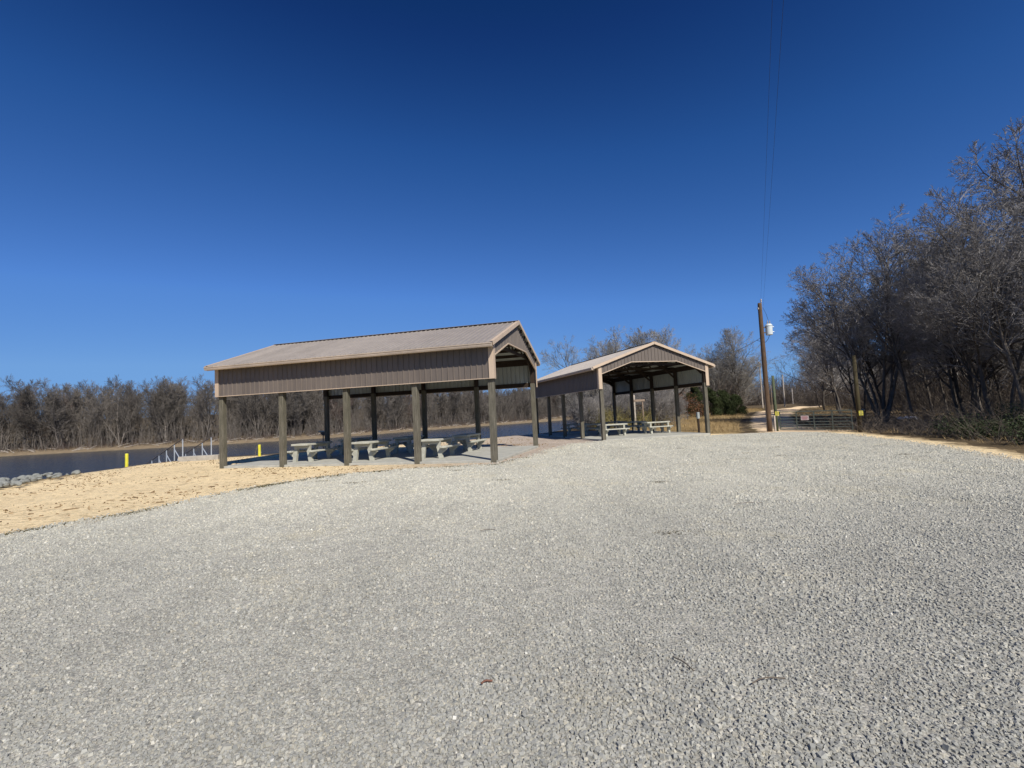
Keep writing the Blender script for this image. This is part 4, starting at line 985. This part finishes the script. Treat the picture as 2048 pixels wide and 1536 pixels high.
# fallen branches under the wood edge
P = box_pts(20, 60, 30, 80, lambda P: sdf(P, VERGE) > .5)(260); z = ground(P[:, 0], P[:, 1]); a = RNG.random(len(P)) * 6.283; ln = RNG.uniform(.4, 2.2, len(P))
seg = np.c_[P, z + .03, P[:, 0] + np.cos(a) * ln, P[:, 1] + np.sin(a) * ln, z + RNG.uniform(.03, .35, len(P)), np.full(len(P), .035), np.full(len(P), .015)]
V, F = tube_arrays(seg, 5); tag(np_mesh('fallen_branches', V, F, M['stick']), 'fallen branches lying on the shaded wood edge', 'branches', kind='stuff')
# leaf and twig litter scattered over the sand
P = box_pts(-22, 2, 4, 36, lambda P: (sdf(P, np.array(SAND, float)) > .1) & (sdf(P, lotp) < -.05))(11000)
den = wav(P[:, 0], P[:, 1], .8, 2) + .6 * wav(P[:, 0], P[:, 1], 2.1, 6) + RNG.normal(0, .5, len(P)); P = P[den > .25]
P = P[np.abs(P[:, 0] * 0 + sdf(P, lotp)) < 20]
z = ground(P[:, 0], P[:, 1]) + .042; n = len(P); a = RNG.random(n) * 6.283; ln = RNG.uniform(.015, .055, n) * (1 + 2.6 * (RNG.random(n) < .07)); th = RNG.uniform(.006, .018, n)
k8 = np.arange(6) / 6 * 6.283; rad = RNG.uniform(.6, 1.2, (n, 6))
lx = np.cos(k8)[None] * rad * ln[:, None]; ly = np.sin(k8)[None] * rad * ln[:, None] * .26
X_ = P[:, :1] + lx * np.cos(a)[:, None] - ly * np.sin(a)[:, None]; Y_ = P[:, 1:] + lx * np.sin(a)[:, None] + ly * np.cos(a)[:, None]
Vb = np.stack([X_, Y_, np.repeat(z[:, None] - .02, 6, 1)], -1); Vt = np.stack([P[:, :1] + (X_ - P[:, :1]) * .6, P[:, 1:] + (Y_ - P[:, 1:]) * .6, z[:, None] + th[:, None] * RNG.uniform(.5, 1, (n, 6))], -1)
V = np.concatenate([Vb, Vt], 1).reshape(-1, 3); kk = np.arange(6); side = np.stack([kk, (kk + 1) % 6, 6 + (kk + 1) % 6, 6 + kk], -1); o6 = (np.arange(n) * 12)[:, None, None]
o = np_mesh('leaf_debris', V, [(side[None] + o6).reshape(-1, 4), np.arange(6, 12)[None] + (np.arange(n) * 12)[:, None]], simple('litter_material', (.20, .135, .07), .95, .1, var=.5, scale=3)); tag(o, 'scattered brown leaf and twig litter on the sand', 'litter', kind='stuff')
# small sticks on the lot
for (x, y, ln, a, lb) in [(-.27, 3.02, .075, .5, 'short reddish brown stick lying alone on the gravel, bottom centre'), (1.02, 3.05, .20, 1.9, 'thin curved dark twig on the gravel at lower centre'),
                         (1.30, 2.90, .22, .2, 'thin dark twig lying flat, right of the curved twig'), (-.55, 7.0, .22, .3, 'small dark twig on the gravel left of centre'), (3.6, 8.2, .5, .1, 'dark weed stalk on the gravel, middle right')]:
    m = MB(); z = float(lot_surface(x, y)) + .022; pts = [Vector((x + math.cos(a) * ln * k, y + math.sin(a) * ln * k + .12 * ln * math.sin(k * 3), z + .006 * math.sin(k * 5))) for k in (0, .25, .5, .75, 1)]
    m.path(pts, (.006) if ln < .1 else .004, 6); tag(m.build('twig', M['twigstick'] if ln < .1 else M['stick']), lb, 'twig')

# ------------------------------------------------------------------ light
EL, AZ = 43.0, 154.0     # azimuth clockwise from +Y
sd = Vector((math.sin(R(AZ)) * math.cos(R(EL)), math.cos(R(AZ)) * math.cos(R(EL)), math.sin(R(EL))))
ld = bpy.data.lights.new('sun', 'SUN'); ld.energy = 5.0; ld.angle = R(.53); ld.color = (1, .95, .88)
lo = bpy.data.objects.new('sun', ld); COL.objects.link(lo); lo.rotation_euler = sd.to_track_quat('Z', 'Y').to_euler()
w = bpy.data.worlds.new('World'); S.world = w; w.use_nodes = True; nt = w.node_tree
sky = nt.nodes.new('ShaderNodeTexSky'); sky.sky_type = 'NISHITA'; sky.sun_disc = False; sky.sun_elevation = R(EL); sky.sun_rotation = R(AZ)
sky.altitude = 1500; sky.air_density = 1.0; sky.dust_density = .1; sky.ozone_density = 4.0
bg = nt.nodes['Background']; 
pre = nt.nodes.new('ShaderNodeVectorMath'); pre.operation = 'SCALE'; pre.inputs['Scale'].default_value = .05; nt.links.new(sky.outputs[0], pre.inputs[0])
rc = nt.nodes.new('ShaderNodeRGBCurve'); nt.links.new(pre.outputs[0], rc.inputs['Color']); rc.mapping.use_clip = True
for ch, pts in enumerate(([(0, 0), (.028, .0044), (.040, .0185), (.094, .092), (.186, .165), (1, .26)], [(0, 0), (.053, .031), (.075, .086), (.165, .248), (.301, .36), (1, .46)], [(0, 0), (.109, .142), (.149, .298), (.287, .65), (.431, .72), (1, .78)])):
    cv = rc.mapping.curves[ch]
    for k, p_ in enumerate(pts):
        q_ = cv.points[k] if k == 0 else (cv.points[-1] if k == len(pts) - 1 else cv.points.new(*p_))
    for k, p_ in enumerate(sorted(pts)): cv.points[k].location = p_; cv.points[k].handle_type = 'VECTOR'
rc.mapping.update()
post = nt.nodes.new('ShaderNodeVectorMath'); post.operation = 'SCALE'; post.inputs['Scale'].default_value = 16; nt.links.new(rc.outputs[0], post.inputs[0]); nt.links.new(post.outputs[0], bg.inputs[0]); bg.inputs[1].default_value = .055
# ------------------------------------------------------------------ camera
cd = bpy.data.cameras.new('camera'); cam = bpy.data.objects.new('camera', cd); COL.objects.link(cam); S.camera = cam
cd.sensor_width = 36; cd.lens = 970 / 2048 * 36; cd.clip_start = .05; cd.clip_end = 6000
p, r = .0631, .0473
f = Vector((0, math.cos(p), math.sin(p))); r0_ = Vector((1, 0, 0)); u0_ = Vector((0, -math.sin(p), math.cos(p)))
rt_ = r0_ * math.cos(r) - u0_ * math.sin(r); up_ = r0_ * math.sin(r) + u0_ * math.cos(r)
cam.matrix_world = Matrix((( rt_.x, up_.x, -f.x, 0), (rt_.y, up_.y, -f.y, 0), (rt_.z, up_.z, -f.z, 1.6085), (0, 0, 0, 1)))
S.view_settings.view_transform = 'Standard'; S.view_settings.look = 'None'; S.view_settings.exposure = .18; S.view_settings.gamma = 1
S.render.resolution_x, S.render.resolution_y = 1024, 768
